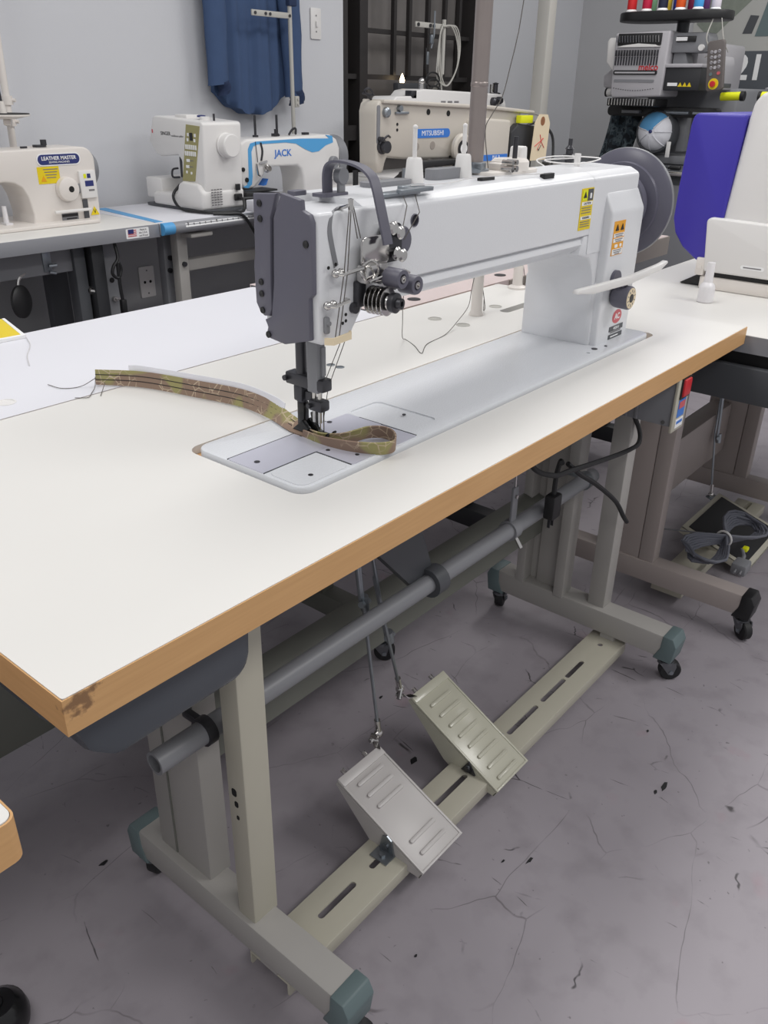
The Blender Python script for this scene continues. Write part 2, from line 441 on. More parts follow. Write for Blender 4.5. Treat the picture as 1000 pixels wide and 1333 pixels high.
# ================================================================ THE ROOM
struct('floor', B().box(-2.5, -3.0, -0.05, 5.6, 2.9, 0.0), 'floor')
wb = B().box(-2.5, 2.55, 0, 3.155, 2.75, 2.85).box(4.36, 2.55, 0, 5.6, 2.75, 2.85).box(3.155, 2.55, 2.15, 4.36, 2.75, 2.85)
struct('wall_back', wb, 'wall')
struct('wall_right', B().box(5.5, -3.0, 0, 5.65, 2.55, 2.85), 'wall2')
struct('low_wall_shade_strip', B().box(-2.5, 2.53, 0, 3.15, 2.549, 0.735).box(4.365, 2.53, 0, 5.49, 2.549, 0.735), 'wall_low_shade')  # thin darker sheet on the lower wall, table shade put into its colour
pole = struct('trim_2', B().box(3.895, 1.865, 0, 3.965, 1.935, 2.85, 0.008), 'conduit')

# barred security gate filling the doorway
g = bpy.data.objects.new('door_1', None); COL.objects.link(g); g.location = (3.76, 2.6, 0); g['kind'] = 'structure'; ORG['door_1'] = V((3.76, 2.6, 0))
part(g, 'gate_sheet', B().box(3.157, 2.70, 0.0, 4.358, 2.72, 2.148), 'gate_back')
part(g, 'gate_frame', B().box(3.157, 2.56, 0, 3.20, 2.69, 2.148).box(3.30, 2.57, 0, 3.36, 2.69, 2.148).box(4.27, 2.56, 0, 4.358, 2.69, 2.148), 'gate_metal')
part(g, 'gate_crosspiece', B().box(3.20, 2.59, 1.262, 4.27, 2.62, 1.285).box(3.36, 2.59, 1.47, 4.27, 2.62, 1.49).box(3.20, 2.59, 0.98, 4.27, 2.62, 1.05), 'gate_metal')
for x in (3.575, 3.70, 3.86, 4.01, 4.145):
    part(g, 'gate_bar', B().box(x - .011, 2.57, 1.285, x + .011, 2.592, 2.148), 'gate_metal')
lb = thing('latch_box', 'dark steel latch box with a small glowing spot on the barred gate', 'lock box', (3.68, 2.55, 1.195))
part(lb, 'housing', B().box(3.56, 2.53, 1.195, 3.80, 2.568, 1.25, .006), 'dark_grey')
part(lb, 'bright_spot', B().lathe((3.615, 2.55, 1.25), (0, 0, 1), [(.012, 0), (.014, .012), (.008, .03), (0, .045)], 12), 'lit')  # small emissive shape drawn as a bright spot on top of the box

def wall_plate(c, face, wd, h, label, name, cat, kind):
    t = thing(name, label, cat, c)
    R, U = FX[face]; N = R.cross(U); c = V(c)
    M4 = Matrix(((R.x, U.x, N.x, c.x), (R.y, U.y, N.y, c.y), (R.z, U.z, N.z, c.z), (0, 0, 0, 1)))
    part(t, 'cover_plate', B().prism(rrect(-wd / 2, -h / 2, wd / 2, h / 2, .006), 'z', 0, .007, .002, capbev=True).xf(M4), 'white_plastic')
    if kind == 'switch':
        part(t, 'toggle', B().box(-.005, -.013, .006, .005, .010, .016, .002).xf(M4), 'white_plastic')
        zs = (-.032, .032)
    else:
        for sx in (-.014, .014):
            part(t, 'socket_hole', B().prism(arc2(sx, 0, .006, 0, 340, 12), 'z', .0066, .0078).xf(M4), 'hole')
        zs = (-.047, .047)
    for z in zs:
        part(t, 'screw', B().prism(arc2(0, z, .0035, 0, 330, 10), 'z', .006, .0085).xf(M4), 'grey_ink')
wall_plate((2.963, 2.549, 1.482), '-y', .068, .125, 'white light switch plate on wall beside the hanging shirt', 'light_switch', 'switch', 'switch')
wall_plate((1.885, 2.529, 0.474), '-y', .074, .128, 'pale socket plate low on the dark wall under the tables', 'wall_socket', 'socket', 'outlet')

# ================================================================ TABLE STANDS
def caster(root, x, y, dx, dy, h=.075, fork='fork'):
    """swivel caster under a foot; wheel trails toward (dx, dy)"""
    d = V((dx, dy, 0)).normalized(); sd = V((-d.y, d.x, 0))
    c = V((x, y, 0)) + d * .012 + V((0, 0, .025))
    f = B().cyl((x, y, h - .012), (x, y, h + .006), .010, n=12).cyl((x, y, h - .020), (x, y, h - .012), .019, n=18)
    M4 = Matrix(((d.x, sd.x, 0, x), (d.y, sd.y, 0, y), (0, 0, 1, 0), (0, 0, 0, 1)))
    for s_ in (-1, 1):
        f.prism([(-.018, h - .014), (.020, h - .014), (.022, .040), (.017, .018), (.007, .018), (-.010, .040)], 'y', s_ * .0145 - .0015, s_ * .0145 + .0015, M4=M4)
    fo = part(root, 'caster_fork', f, fork)
    wl = B().lathe(c - sd * .011, sd, [(.010, 0), (.022, 0), (.025, .003), (.025, .019), (.022, .022), (.010, .022)], 22)
    part(fo, 'caster_wheel', wl, 'rubber')
    part(fo, 'axle', B().cyl(c - sd * .0185, c + sd * .0185, .005, n=10), 'zinc')

def foot(root, x0, x1, y0, y1, zb, zt, paint, cap, swap=True, flip=1, cast=True):
    fb = part(root, 'foot_beam', B().box(x0, y0, zb, x1, y1, zt, .004), paint)
    for (ya, s_) in ((y0, -1), (y1, 1)):
        pr = [(ya - s_ * .004, zt + .0015), (ya + s_ * .020, zt + .0015), (ya + s_ * .030, zt - .018), (ya + s_ * .024, zb - .006), (ya - s_ * .020, zb - .006), (ya - s_ * .006, zb + .025)]
        part(fb, 'end_cap', B().prism(pr, 'x', x0 - .0025, x1 + .0025, .003), cap)
        if cast: caster(root, (x0 + x1) / 2, ya + s_ * .004, .6 * flip, s_ * .5 - .3, zb - .004)

# ---------------------------------------------------------------- main long-arm machine table
tb = thing('sewing_table', 'long white sewing table with maple edge band under the long-arm machine', 'table', (0, 0, 0))
top = B().prism(rrect(0.0015, 0.0015, 1.6515, 0.6435, .003, 2), 'z', .7335, .770)
cutb = B().prism(rrect(.402, .122, 1.452, .350, .022, 6), 'z', .70, .80)
cutb.prism(rrect(1.395, .452, 1.515, .478, .012, 5), 'z', .70, .80).prism([(1.30, .355), (1.40, .36), (1.385, .40)], 'z', .70, .80)
top.cut(cutb)
part(tb, 'table_top', top, 'laminate')
eb = B().box(0, 0, .732, 1.653, .0014, .7692, 0).box(0, .6436, .732, 1.653, .645, .7692, 0).box(0, .0014, .732, .0014, .6436, .7692, 0).box(1.6516, .0014, .732, 1.653, .6436, .7692, 0)
part(tb, 'edge_band', eb, 'wood')
part(tb, 'cutout_lip', B().prism(rrect(.4025, .1225, 1.4515, .3495, .022, 6), 'z', .735, .758).cut(B().prism(rrect(.41, .13, 1.435, .337, .02, 6), 'z', .70, .80)), 'wood')
for (x, y) in ((1.236, .540), (1.234, .463), (1.428, .506), (.829, .473), (.830, .451)):
    r = .0155 if x > 1 else .008
    g_ = part(tb, 'hole_plug', B().lathe((x, y, .7695), (0, 0, 1), [(r, 0), (r, .0012), (r * .8, .0016), (r * .78, .0006), (0, .0006)], 20), 'conduit' if x > 1 else 'zinc')
part(tb, 'slot_shade_panel', B().box(1.385, .440, .726, 1.525, .490, .7325).box(1.285, .352, .726, 1.412, .412, .7325), 'black')  # black panel added below the slots, their inner shade put into its colour
def stand_main():
    foot(tb, .262, .312, -.048, .390, .068, .126, 'stand_grey', 'cap_green')
    foot(tb, 1.362, 1.418, -.048, .398, .068, .126, 'stand_grey', 'cap_green')
    fl_ = part(tb, 'front_leg', B().box(.270, .114, .120, .316, .150, .732, .003), 'rail_beige')
    for (y, z, r) in ((.136, .372, .0065), (.133, .352, .005), (.132, .328, .0035)):
        part(fl_, 'adjuster_hole', B().prism(rrect(y - r * .7, z - r, y + r * .7, z + r, r * .5, 3), 'x', .2692, .2706), 'hole')
    part(tb, 'front_leg', B().box(1.378, .112, .120, 1.422, .154, .732, .003), 'stand_grey')
    # telescopic rear columns
    a = part(tb, 'rear_column', B().box(.277, .222, .120, .318, .345, .732, .003), 'stand_grey')
    part(a, 'column_seam', B().box(.2755, .300, .13, .2772, .304, .62), 'stand_olive')
    c = part(tb, 'rear_column', B().box(1.395, .216, .120, 1.405, .345, .732).box(1.358, .212, .120, 1.404, .238, .732, .003).box(1.36, .322, .120, 1.404, .345, .732, .002).box(1.386, .245, .12, 1.396, .30, .55, .002), 'stand_grey')
    part(tb, 'crossbar', B().prism([(.300, .262), (.300, .345), (.306, .352), (.338, .362), (.345, .362), (.345, .250), (.340, .250), (.340, .355), (.308, .344), (.305, .262)], 'x', .318, 1.394), 'stand_olive')
    part(tb, 'top_bracket', B().box(.255, .06, .722, .325, .50, .732).box(1.355, .06, .722, 1.425, .50, .732), 'stand_grey')
    rail = B().box(.268, .045, .028, 1.384, .130, .0555, .002).cut(B().box(.20, .049, .02, 1.5, .126, .0525))
    sl = B()
    for (a0, a1) in ((.376, .462), (.50, .525), (.680, .782), (.93, 1.045), (1.064, 1.164), (1.172, 1.25)):
        sl.prism(rrect(a0, .083, a1, .0945, .0056, 4), 'z', .04, .07)
    sl.cyl((1.335, .088, .04), (1.335, .088, .07), .006, n=14)
    rail.cut(sl)
    part(tb, 'treadle_rail', rail, 'rail_beige')
    for x in (.287, 1.386):
        part(tb, 'rail_bracket', B().box(x - .02, .07, .054, x + .02, .105, .069), 'stand_grey')
    pp = B().lathe((.187, .185, .452), (1, 0, 0), [(0, .05), (.0125, .05), (.0125, 0), (.0165, 0), (.0165, 1.19), (0, 1.19)], 20)
    part(tb, 'lifter_shaft', pp, 'mid_grey')
    for x in (.262, 1.33):
        part(tb, 'shaft_bearing', B().lathe((x, .185, .452), (1, 0, 0), [(.0166, 0), (.0205, 0), (.0205, .014), (.0166, .014)], 18).box(x + .002, .197, .455, x + .012, .228, .468, .002), 'dark_steel' if x < 1 else 'zinc')
stand_main()
dr = B().prism([(.012, .731), (.240, .731), (.236, .662), (.222, .642), (.062, .640), (.034, .664)], 'y', .038, .36, .012)
part(tb, 'tool_drawer', dr, 'drawer', 'smoke grey plastic drawer')
part(tb, 'drawer_flange', B().prism(rrect(.004, .026, .272, .38, .03), 'z', .719, .7315), 'drawer')
# lifter arm and strap on the shaft
part(tb, 'lifter_arm', B().prism([(-.026, -.022), (.02, -.026), (.13, .095), (.20, .17), (.06, .19)], 'y', -.006, .012, M4=Matrix.Translation((.775, .20, .455)) @ Matrix.Rotation(math.radians(0), 4, 'Z') @ Matrix.Scale(-1, 4, (1, 0, 0))).lathe((.762, .185, .452), (1, 0, 0), [(.0168, 0), (.027, 0), (.027, .03), (.0168, .03)], 20), 'dark_grey')
part(tb, 'strap_clip', B().lathe((1.02, .185, .452), (1, 0, 0), [(.0168, 0), (.021, 0), (.021, .022), (.0168, .022)], 18).box(1.022, .180, .470, 1.042, .186, .545, .002), 'mid_grey')
part(tb, 'clip_screw', B().cyl((1.031, .1815, .452), (1.031, .158, .42), .0045, n=10), 'chrome')
part(tb, 'clip_wire', B().tube([(1.031, .183, .538), (1.03, .185, .60), (1.03, .19, .655)], .0022, 6).ball((1.03, .19, .66), .007), 'chrome')
part(tb, 'clip_rivet', B().cyl((1.031, .183, .525), (1.031, .176, .525), .004, n=10), 'chrome')
part(tb, 'hook_plate', B().box(1.015, .18, .66, 1.05, .21, .732, .003), 'black')

# generic stand for the neighbouring tables
def simple_stand(t, xs, y0, y1, yl, yc, ztop, paint, cap, xbar, fork='chrome', zt=.126):
    for i, x in enumerate(xs):
        foot(t, x, x + .05, y0, y1, .068, zt, paint, cap, flip=1 if i else -1)
        part(t, 'front_leg', B().box(x + .004, yl, zt - .004, x + .046, yl + .04, ztop, .003), paint)
        part(t, 'rear_column', B().box(x + .006, yc, zt - .004, x + .044, yc + .12, ztop, .003), paint)
    part(t, 'crossbar', B().box(xs[0] + .05, xbar[0], xbar[2], xs[1], xbar[1], xbar[3], .004), paint)

# back-row table, left
t2 = thing('work_table', 'cool white table butted behind the long-arm table, at left', 'table', (.0, 1.08, 0))
part(t2, 'table_top', B().prism(rrect(-.60, .647, 1.186, 1.072, .012), 'z', .735, .770), 'laminate_cool')
part(t2, 'edge_band', B().box(-.60, 1.072, .736, 1.186, 1.0735, .7695).box(1.186, .66, .736, 1.1875, 1.06, .7695), 'tbl_grey')
part(t2, 'hole_plug', B().lathe((.336, .711, .7695), (0, 0, 1), [(.0155, 0), (.0155, .0012), (.0125, .0016), (.012, .0006), (0, .0006)], 20), 'white_plastic')
simple_stand(t2, (-.42, .985), .50, .98, .87, .66, .735, 'stand_olive', 'cap_green', (.72, .80, .12, .30))
part(t2, 'under_rail', B().box(-.4, .84, .62, .96, .87, .735, .004), 'stand_grey')
# back-row table, right
t3 = thing('work_table', 'pinkish white table on black stand behind the machine arm', 'table', (1.9, 1.08, 0))
part(t3, 'table_top', B().prism(rrect(1.196, .652, 2.78, 1.10, .006), 'z', .735, .770), 'laminate_pink')
part(t3, 'edge_band', B().box(1.1945, .655, .736, 1.196, 1.09, .7695), 'dark_grey')
part(t3, 'front_apron', B().box(1.72, .6475, .708, 2.78, .6515, .7685), 'beige_dark')
part(t3, 'grommet', B().lathe((1.354, .690, .7695), (0, 0, 1), [(.012, 0), (.016, .0), (.016, .002), (.012, .002)], 20), 'dark_steel')
part(t3, 'grommet', B().lathe((1.75, .700, .7695), (0, 0, 1), [(.012, 0), (.016, .0), (.016, .002), (.012, .002)], 20), 'dark_steel')
simple_stand(t3, (1.60, 2.50), .56, 1.02, .665, .74, .735, 'black_paint', 'black', (.80, .86, .30, .40))
# right-hand table holding the blue and white machine
t4 = thing('work_table', 'white table with grey edge at right, under the blue and white machine', 'table', (2.3, .05, 0))
part(t4, 'table_top', B().prism(rrect(1.658, -.35, 3.10, .452, .004), 'z', .712, .750), 'laminate')
part(t4, 'edge_band', B().box(1.6555, -.35, .7115, 1.658, .452, .7495), 'tbl_grey')
part(t4, 'underframe', B().box(1.675, -.33, .676, 3.05, .43, .712), 'black')
part(t4, 'side_panel', B().box(1.640, -.30, .604, 1.664, .150, .684, .003), 'dark_grey')
simple_stand(t4, (1.655, 2.37), -.125, .455, .112, .153, .712, 'stand_taupe', 'black', (.20, .26, .20, .36))
rl = B().box(1.70, .035, .028, 2.372, .120, .0555, .002).cut(B().prism(rrect(2.28, .07, 2.36, .085, .007), 'z', .0, .1))
part(t4, 'treadle_rail', rl, 'rail_beige')
# corner of another table at the left edge of the frame
t5 = thing('work_table', 'corner of a maple-edged table poking in at far lower left', 'table', (-.8, .24, 0))
part(t5, 'table_top', B().prism(rrect(-1.40, -.0835, -.0870, .46, .008), 'z', .7335, .770), 'laminate')
part(t5, 'edge_band', B().prism(rrect(-1.402, -.0855, -.0850, .462, .009), 'z', .732, .7692).cut(B().prism(rrect(-1.4005, -.084, -.0865, .4605, .0085), 'z', .70, .80)), 'wood')
for (x, y) in ((-.40, .03), (-1.30, .03), (-.40, .40), (-1.30, .40)):
    part(t5, 'leg', B().box(x - .02, y - .02, 0, x + .02, y + .02, .733, .003), 'stand_grey')

# ================================================================ THE LONG-ARM MACHINE
mc = thing('long_arm_sewing_machine', 'white long-arm walking-foot sewing machine with grey face covers', 'sewing machine', (.9, .24, .77))
bed = B().prism(rrect(.4065, .127, 1.432, .336, .022, 6), 'z', .735, .7765, .003, capbev=True)
bed.cut(B().prism(rrect(.652, .152, .722, .272, .012, 5), 'z', .7745, .80).prism(rrect(1.2, .148, 1.208, .156, .003), 'z', .774, .80))
part(mc, 'bed', bed, 'cast_bed')
part(mc, 'slide_plate', B().prism(rrect(.4085, .199, .646, .268, .003, 2), 'z', .7755, .7772), 'plate_steel')
part(mc, 'needle_plate', B().prism(rrect(.507, .132, .644, .1985, .003, 2), 'z', .7755, .7772), 'plate_steel')
part(mc, 'needle_slot', B().box(.530, .225, .777, .560, .229, .7776).box(.531, .252, .777, .561, .256, .7776), 'hole')
part(mc, 'plate_joint', B().box(.4085, .1978, .7762, .504, .1992, .7774).box(.5045, .134, .7762, .5062, .1985, .7774).box(.645, .134, .7762, .6465, .243, .7774).box(.4085, .2682, .7762, .60, .2694, .7774), 'dark_grey')
part(mc, 'bed_cover', B().prism(rrect(.412, .1325, .503, .1965, .014, 4), 'z', .775, .7774), 'cast_bed')
for (x, y, r) in ((.428, .232, .004), (.520, .190, .003), (.535, .150, .003), (.445, .150, .0035), (.60, .262, .004), (.617, .20, .003), (.70, .20, .003), (1.236, .155, .006), (1.27, .148, .003)):
    part(mc, 'screw', B().lathe((x, y, .7766), (0, 0, 1), [(r, 0), (r, .0012), (r * .6, .0014), (0, .0011)], 12), 'dark_steel')

# arm cross-section (y, z) swept along x, bump housing and column
arm = B()
sec = [(.180, .990)] + arc2(.190, 1.079, .010, 180, 120, 3) + arc2(.203, 1.081, .014, 110, 90, 2) + [(.29, 1.097)] + arc2(.300, 1.085, .012, 90, 0, 4) + [(.312, .985), (.300, .964), (.262, .955), (.225, .955)] + [(.200, .958), (.188, .966), (.183, .974), (.186, .981), (.190, .985)]
arm.prism(sec, 'x', .585, 1.205)
sec2 = [(.1795, .955)] + arc2(.190, 1.079, .010, 180, 120, 3) + arc2(.203, 1.081, .014, 110, 90, 2) + [(.29, 1.097)] + arc2(.300, 1.085, .012, 90, 0, 4) + [(.325, .985), (.325, .955)]
arm.prism(sec2, 'x', 1.203, 1.385)
arm.prism([(1.385, .79), (1.385, .99), (1.19, .99), (1.175, .9555)] + arc2(1.195, .915, .04, 90, 0, 6)[:0] + [(1.215, .945), (1.235, .925), (1.245, .90), (1.247, .86), (1.25, .79)], 'y', .181, .325, .006, M4=None)
arm.box(1.249, .176, .772, 1.392, .331, .90, .008)
arm.prism([(.176, .772), (.1635, .772), (.1625, 1.024), (.181, 1.060), (.20, 1.060), (.20, .772)], 'x', 1.256, 1.392, .005, seg=3)
# head
arm.prism([(.494, 1.088), (.494, .936), (.500, .929), (.546, .929), (.553, .934), (.578, .966), (.606, .979), (.64, .985), (.66, 1.0), (.66, 1.088)], 'y', .1765, .274, .006, seg=3)
part(mc, 'arm', arm, 'cast_white', ang=40)
part(mc, 'oil_hole', B().lathe((.685, .1795, 1.063), (0, -1, 0), [(.0085, -.002), (.0085, .0008), (.0075, .0012), (.007, -.0005), (0, -.0005)], 20), 'cover_grey')
# grey face covers
C1 = [(.222, 1.1095), (.189, 1.104), (.188, 1.093), (.176, 1.089), (.1715, 1.080), (.1725, .996), (.179, .990), (.179, .938), (.225, .925), (.252, .928), (.258, .935), (.255, .943), (.260, .952), (.2475, .957), (.241, 1.0), (.2365, 1.08)]
C2 = [(.270, 1.1055), (.229, 1.1085), (.2405, 1.08), (.245, 1.0), (.245, .968), (.250, .958), (.260, .9565), (.268, .962), (.274, .972), (.275, 1.02), (.272, 1.035)]
a = part(mc, 'face_cover', B().prism([(y + .0075, z - .002) for y, z in C1], 'x', .486, .495, .0025, capbev=True), 'cover_grey')
b_ = part(mc, 'rear_face_cover', B().prism([(y + .0075, z - .002) for y, z in C2], 'x', .485, .495, .0025, capbev=True), 'cover_grey')
for (y, z) in ((.181, 1.055), (.253, .9335)):
    part(a, 'screw', B().lathe((.486, y + .0075, z - .002), (-1, 0, 0), [(.0045, 0), (.0045, .0015), (.003, .0022), (0, .0016)], 14), 'black')
for (y, z) in ((.258, 1.095), (.258, 1.077), (.2615, 1.0), (.2615, .985), (.261, .964)):
    part(b_, 'screw', B().lathe((.485, y + .0075, z - .002), (-1, 0, 0), [(.0042, 0), (.0042, .0015), (.003, .0022), (0, .0016)], 14), 'black')
# take-up lever slot, lever and thread guides
part(mc, 'take_up_slot', B().ribbon([(.540, .184, 1.0895), (.528, .181, 1.089), (.518, .1775, 1.083), (.514, .1765, 1.068), (.518, .1765, 1.048), (.525, .1765, 1.024)], (.007, 0, .003), .002, 4), 'mid_grey')
part(mc, 'take_up_lever', B().ribbon([(.540, .19, 1.088), (.540, .172, 1.093), (.540, .165, 1.096)], (.006, 0, .002), .003).lathe((.540, .165, 1.090), (0, 0, 1), [(.0035, 0), (.0035, .012), (0, .013)], 10), 'chrome')
part(mc, 'finger_guard', B().ribbon([(.592, .252, 1.095), (.592, .252, 1.122), (.593, .246, 1.134), (.595, .23, 1.1375), (.595, .20, 1.134), (.592, .178, 1.125), (.590, .168, 1.112), (.588, .158, 1.087), (.588, .148, 1.054), (.588, .146, 1.046)], (.0165, 0, 0), .003, 4), 'cover_grey')
part(mc, 'guard_base', B().prism(rrect(.570, .236, .618, .262, .006), 'z', 1.095, 1.099).prism(rrect(.553, .275, .580, .290, .006), 'z', 1.095, 1.101, .001), 'cover_grey')
part(mc, 'guard_lug', B().box(.600, .238, 1.096, .612, .244, 1.128, .002).cyl((.606, .236, 1.119), (.606, .246, 1.119), .010, n=18), 'mid_grey')
# upper thread plate
tp = part(mc, 'thread_plate', B().prism(rrect(.556, 1.020, .608, 1.056, .008), 'y', .160, .164, .001).box(.57, .162, 1.03, .60, .173, 1.045), 'chrome')
for (x, z) in ((.614, 1.062), (.628, 1.055), (.622, 1.030), (.634, 1.026)):
    part(tp, 'guide_post', B().lathe((x, .165, z), (0, -1, 0), [(.006, -.008), (.006, .004), (.0085, .005), (.0085, .008), (.006, .010), (0, .010)], 14), 'chrome')
part(mc, 'thread_plate_ear', B().prism(rrect(.604, 1.018, .644, 1.066, .01), 'y', .168, .1725), 'dark_steel')
part(mc, 'check_disc', B().lathe((.655, .179, 1.040), (0, -1, 0), [(.019, 0), (.019, .003), (.017, .005), (0, .006)], 24), 'cover_grey')
part(mc, 'check_spring', B().tube([(.553, .163, 1.018), (.560, .150, 1.03), (.570, .146, 1.022), (.575, .152, 1.010), (.566, .158, 1.002), (.556, .158, 1.008), (.553, .163, 1.018)], .0018, 6, 4).box(.558, .155, 1.0, .60, .172, 1.022, .002).tube([(.56, .15, 1.004), (.61, .145, 1.012), (.632, .145, 1.006)], .002, 6, 3), 'chrome')
for (x, z) in ((.592, 1.006), (.622, .994)):
    k = part(mc, 'tension_knob', B().lathe((x, .152, z), (0, -1, 0), [(.0085, 0), (.0125, .004), (.0125, .026), (.0115, .029), (.0065, .029), (.0055, .026), (0, .026)], 24), 'cover_grey')
    part(k, 'knob_screw', B().lathe((x, .126, z), (0, -1, 0), [(.0055, 0), (.0045, .004), (.0022, .004), (.0022, .001), (0, .001)], 12), 'chrome')
    part(k, 'tension_discs', B().lathe((x, .172, z), (0, -1, 0), [(.006, 0), (.011, .003), (.011, .005), (.006, .007), (.011, .010), (.011, .012), (.006, .014), (.006, .021)], 20), 'dark_steel')
pf = [(.005, 0)]
for k in range(5):
    h = .004 + k * .0062
    pf += [(.010, h), (.018, h + .0015), (.018, h + .0028), (.010, h + .004)]
part(mc, 'lower_tension', B().lathe((.578, .170, .977), (.12, -1, 0), pf + [(.008, .036), (0, .036)], 26), 'chrome')
part(mc, 'lower_tension_nut', B().lathe((.5825, .134, .977), (.12, -1, 0), [(.012, 0), (.013, .003), (.013, .008), (.007, .009), (.007, .016), (.0035, .016), (.0035, .012), (0, .012)], 20), 'dark_steel')
part(mc, 'tension_backplate', B().box(.556, .168, .968, .574, .177, 1.002, .003).prism(arc2(.556, .968, .007, 0, 345, 14), 'y', .170, .177), 'dark_steel')
for (x0, z0, x1, z1) in ((.515, 1.0175, .552, 1.021), (.500, .981, .527, .985)):
    part(mc, 'thread_guide', B().tube([(x0, .168, z0), (x0 + .003, .158, z0), (x1, .156, z1), (x1 + .002, .164, z1)], .0025, 8).ball((x0, .168, z0), .0055).ball((x0 + .009, .167, z0 + .001), .005), 'chrome')
for (x, z) in ((.507, 1.025), (.52, 1.0275), (.538, .963), (.532, .953), (.538, .955)):
    part(mc, 'pin_hole', B().lathe((x, .1725, z), (0, -1, 0), [(.0022, 0), (.0022, .0008), (0, .0008)], 10), 'hole')
part(mc, 'bracket_stem', B().box(.500, .170, .944, .508, .177, .966, .003).cyl((.504, .177, .958), (.504, .168, .958), .003, n=10), 'mid_grey')
part(mc, 'light_bracket', B().ribbon([(.499, .172, .936), (.500, .158, .938), (.526, .153, .942), (.530, .158, .942)], (0, 0, .009), .003), 'card', 'brass-coloured bent guide bracket')
# threads on the head
for P, r_ in (([(.538, .165, 1.098), (.522, .160, 1.020), (.508, .164, .935)], .0007),
             ([(.540, .164, 1.098), (.526, .158, 1.020), (.513, .162, .935)], .0007),
             ([(.541, .165, 1.098), (.553, .166, 1.055)], .0007),
             ([(.543, .165, 1.098), (.559, .166, 1.055)], .0007),
             ([(.628, .156, 1.055), (.655, .170, 1.085), (.668, .187, 1.094)], .0007),
             ([(.648, .168, 1.043), (.68, .168, 1.075), (.694, .187, 1.094)], .0007),
             ([(.518, .16, .94), (.548, .226, .85), (.546, .229, .80)], .0006),
             ([(.526, .16, .94), (.556, .222, .85), (.551, .228, .80)], .0006)):
    part(mc, 'sewing_thread', B().tube(P, r_, 5), 'thread')
# presser bar, needle bar, clamp and walking foot
part(mc, 'presser_bar', B().cyl((.545, .262, .825), (.545, .262, .935), .0078, n=18).cyl((.545, .262, .79), (.545, .262, .83), .005, n=14), 'dark_steel')
part(mc, 'needle_bar', B().box(.535, .222, .845, .552, .243, .932, .003).box(.542, .219, .87, .549, .2225, .91), 'mid_grey')
part(mc, 'bar_clamp', B().box(.5355, .213, .848, .5555, .286, .866, .003).box(.536, .254, .826, .5545, .271, .85, .003).cyl((.537, .283, .857), (.531, .283, .857), .004, n=10), 'dark_steel')
part(mc, 'needle_clamp', B().box(.5365, .218, .818, .5555, .243, .834, .003).cyl((.5365, .238, .826), (.531, .238, .826), .0035, n=10).box(.541, .24, .83, .551, .252, .842), 'dark_steel')
part(mc, 'guide_bars', B().cyl((.545, .238, .80), (.545, .238, .85), .0035, n=10).cyl((.545, .228, .80), (.545, .228, .85), .003, n=10), 'chrome')
part(mc, 'needle', B().cyl((.5475, .230, .82), (.5475, .230, .778), .0012, .0006, n=8).cyl((.5525, .228, .82), (.5525, .228, .778), .0012, .0006, n=8), 'chrome')
part(mc, 'outer_presser_foot', B().box(.539, .254, .786, .551, .268, .826, .003).box(.5395, .256, .783, .5505, .266, .800, .003).prism([(.276, .7815), (.255, .800), (.246, .792), (.230, .7845), (.214, .7845), (.208, .792), (.205, .791), (.209, .7815)], 'x', .536, .5425, .0015).prism([(.276, .7815), (.255, .800), (.246, .792), (.230, .7845), (.214, .7845), (.208, .792), (.205, .791), (.209, .7815)], 'x', .549, .5555, .0015), 'black_gloss')
part(mc, 'inner_presser_foot', B().prism([(.246, .812), (.232, .818), (.228, .806), (.234, .797), (.230, .788), (.215, .784), (.215, .7815), (.245, .7815), (.243, .795)], 'x', .5435, .548, .001), 'black_gloss')
# label stickers
lb1 = decal(mc, 'warning_label', (1.180, .1797, 1.036), '-y', .044, .070, 'yellow', .0006)
decal(mc, 'label_panel', (1.1695, .1791, 1.0595), '-y', .018, .017, 'bright_yellow'); decal(mc, 'label_panel', (1.190, .1791, 1.0595), '-y', .019, .019, 'dark_grey')
decal(mc, 'label_strip', (1.180, .1791, 1.0455), '-y', .038, .006, 'label_white'); decal(mc, 'label_strip', (1.180, .1791, 1.0215), '-y', .038, .0055, 'label_white')
triangle_sign(mc, (1.1695, .1786, 1.0605), '-y', .012, 'ink'); decal(mc, 'label_figure', (1.190, .1784, 1.058), '-y', .006, .009, 'label_white', r=.002)
text(mc, 'lettering', 'CAUTION', (1.180, .1783, 1.0455), '-y', .0058, 'ink'); text(mc, 'lettering', 'WARNING', (1.180, .1783, 1.0215), '-y', .0056, 'ink')
for z in (1.0385, 1.0345, 1.0300): decal(mc, 'print_line', (1.179, .1791, z), '-y', .034, .0012, 'grey_ink', .0007)
for z in (1.0150, 1.0110, 1.0070): decal(mc, 'print_line', (1.179, .1791, z), '-y', .034, .0012, 'grey_ink', .0007)
decal(mc, 'warning_label', (1.291, .1627, .977), '-y', .047, .062, 'orange', .0006)
decal(mc, 'label_strip', (1.291, .1621, .9825), '-y', .042, .007, 'label_white'); decal(mc, 'label_strip', (1.291, .1621, .9735), '-y', .042, .007, 'label_white'); decal(mc, 'label_strip', (1.291, .1621, .9525), '-y', .042, .010, 'label_white')
triangle_sign(mc, (1.281, .162, .9965), '-y', .013, 'ink'); triangle_sign(mc, (1.302, .162, .9965), '-y', .013, 'ink')
for (z, w_) in ((.9842, .034), (.9808, .028), (.9750, .032), (.9716, .024), (.9555, .034), (.9520, .030), (.9490, .020)): decal(mc, 'print_line', (1.291, .1615, z), '-y', w_, .0016, 'grey_ink', .0006)
decal(mc, 'label_figure', (1.284, .1621, .9630), '-y', .012, .006, 'label_white', r=.002); decal(mc, 'label_figure', (1.303, .1621, .9630), '-y', .008, .006, 'label_white', r=.002)
lg = B().prism([(1.336 + .020 * math.cos(t_ * PI / 16), .8215 + .0138 * math.sin(t_ * PI / 16)) for t_ in range(32)], 'y', .1628, .1638)
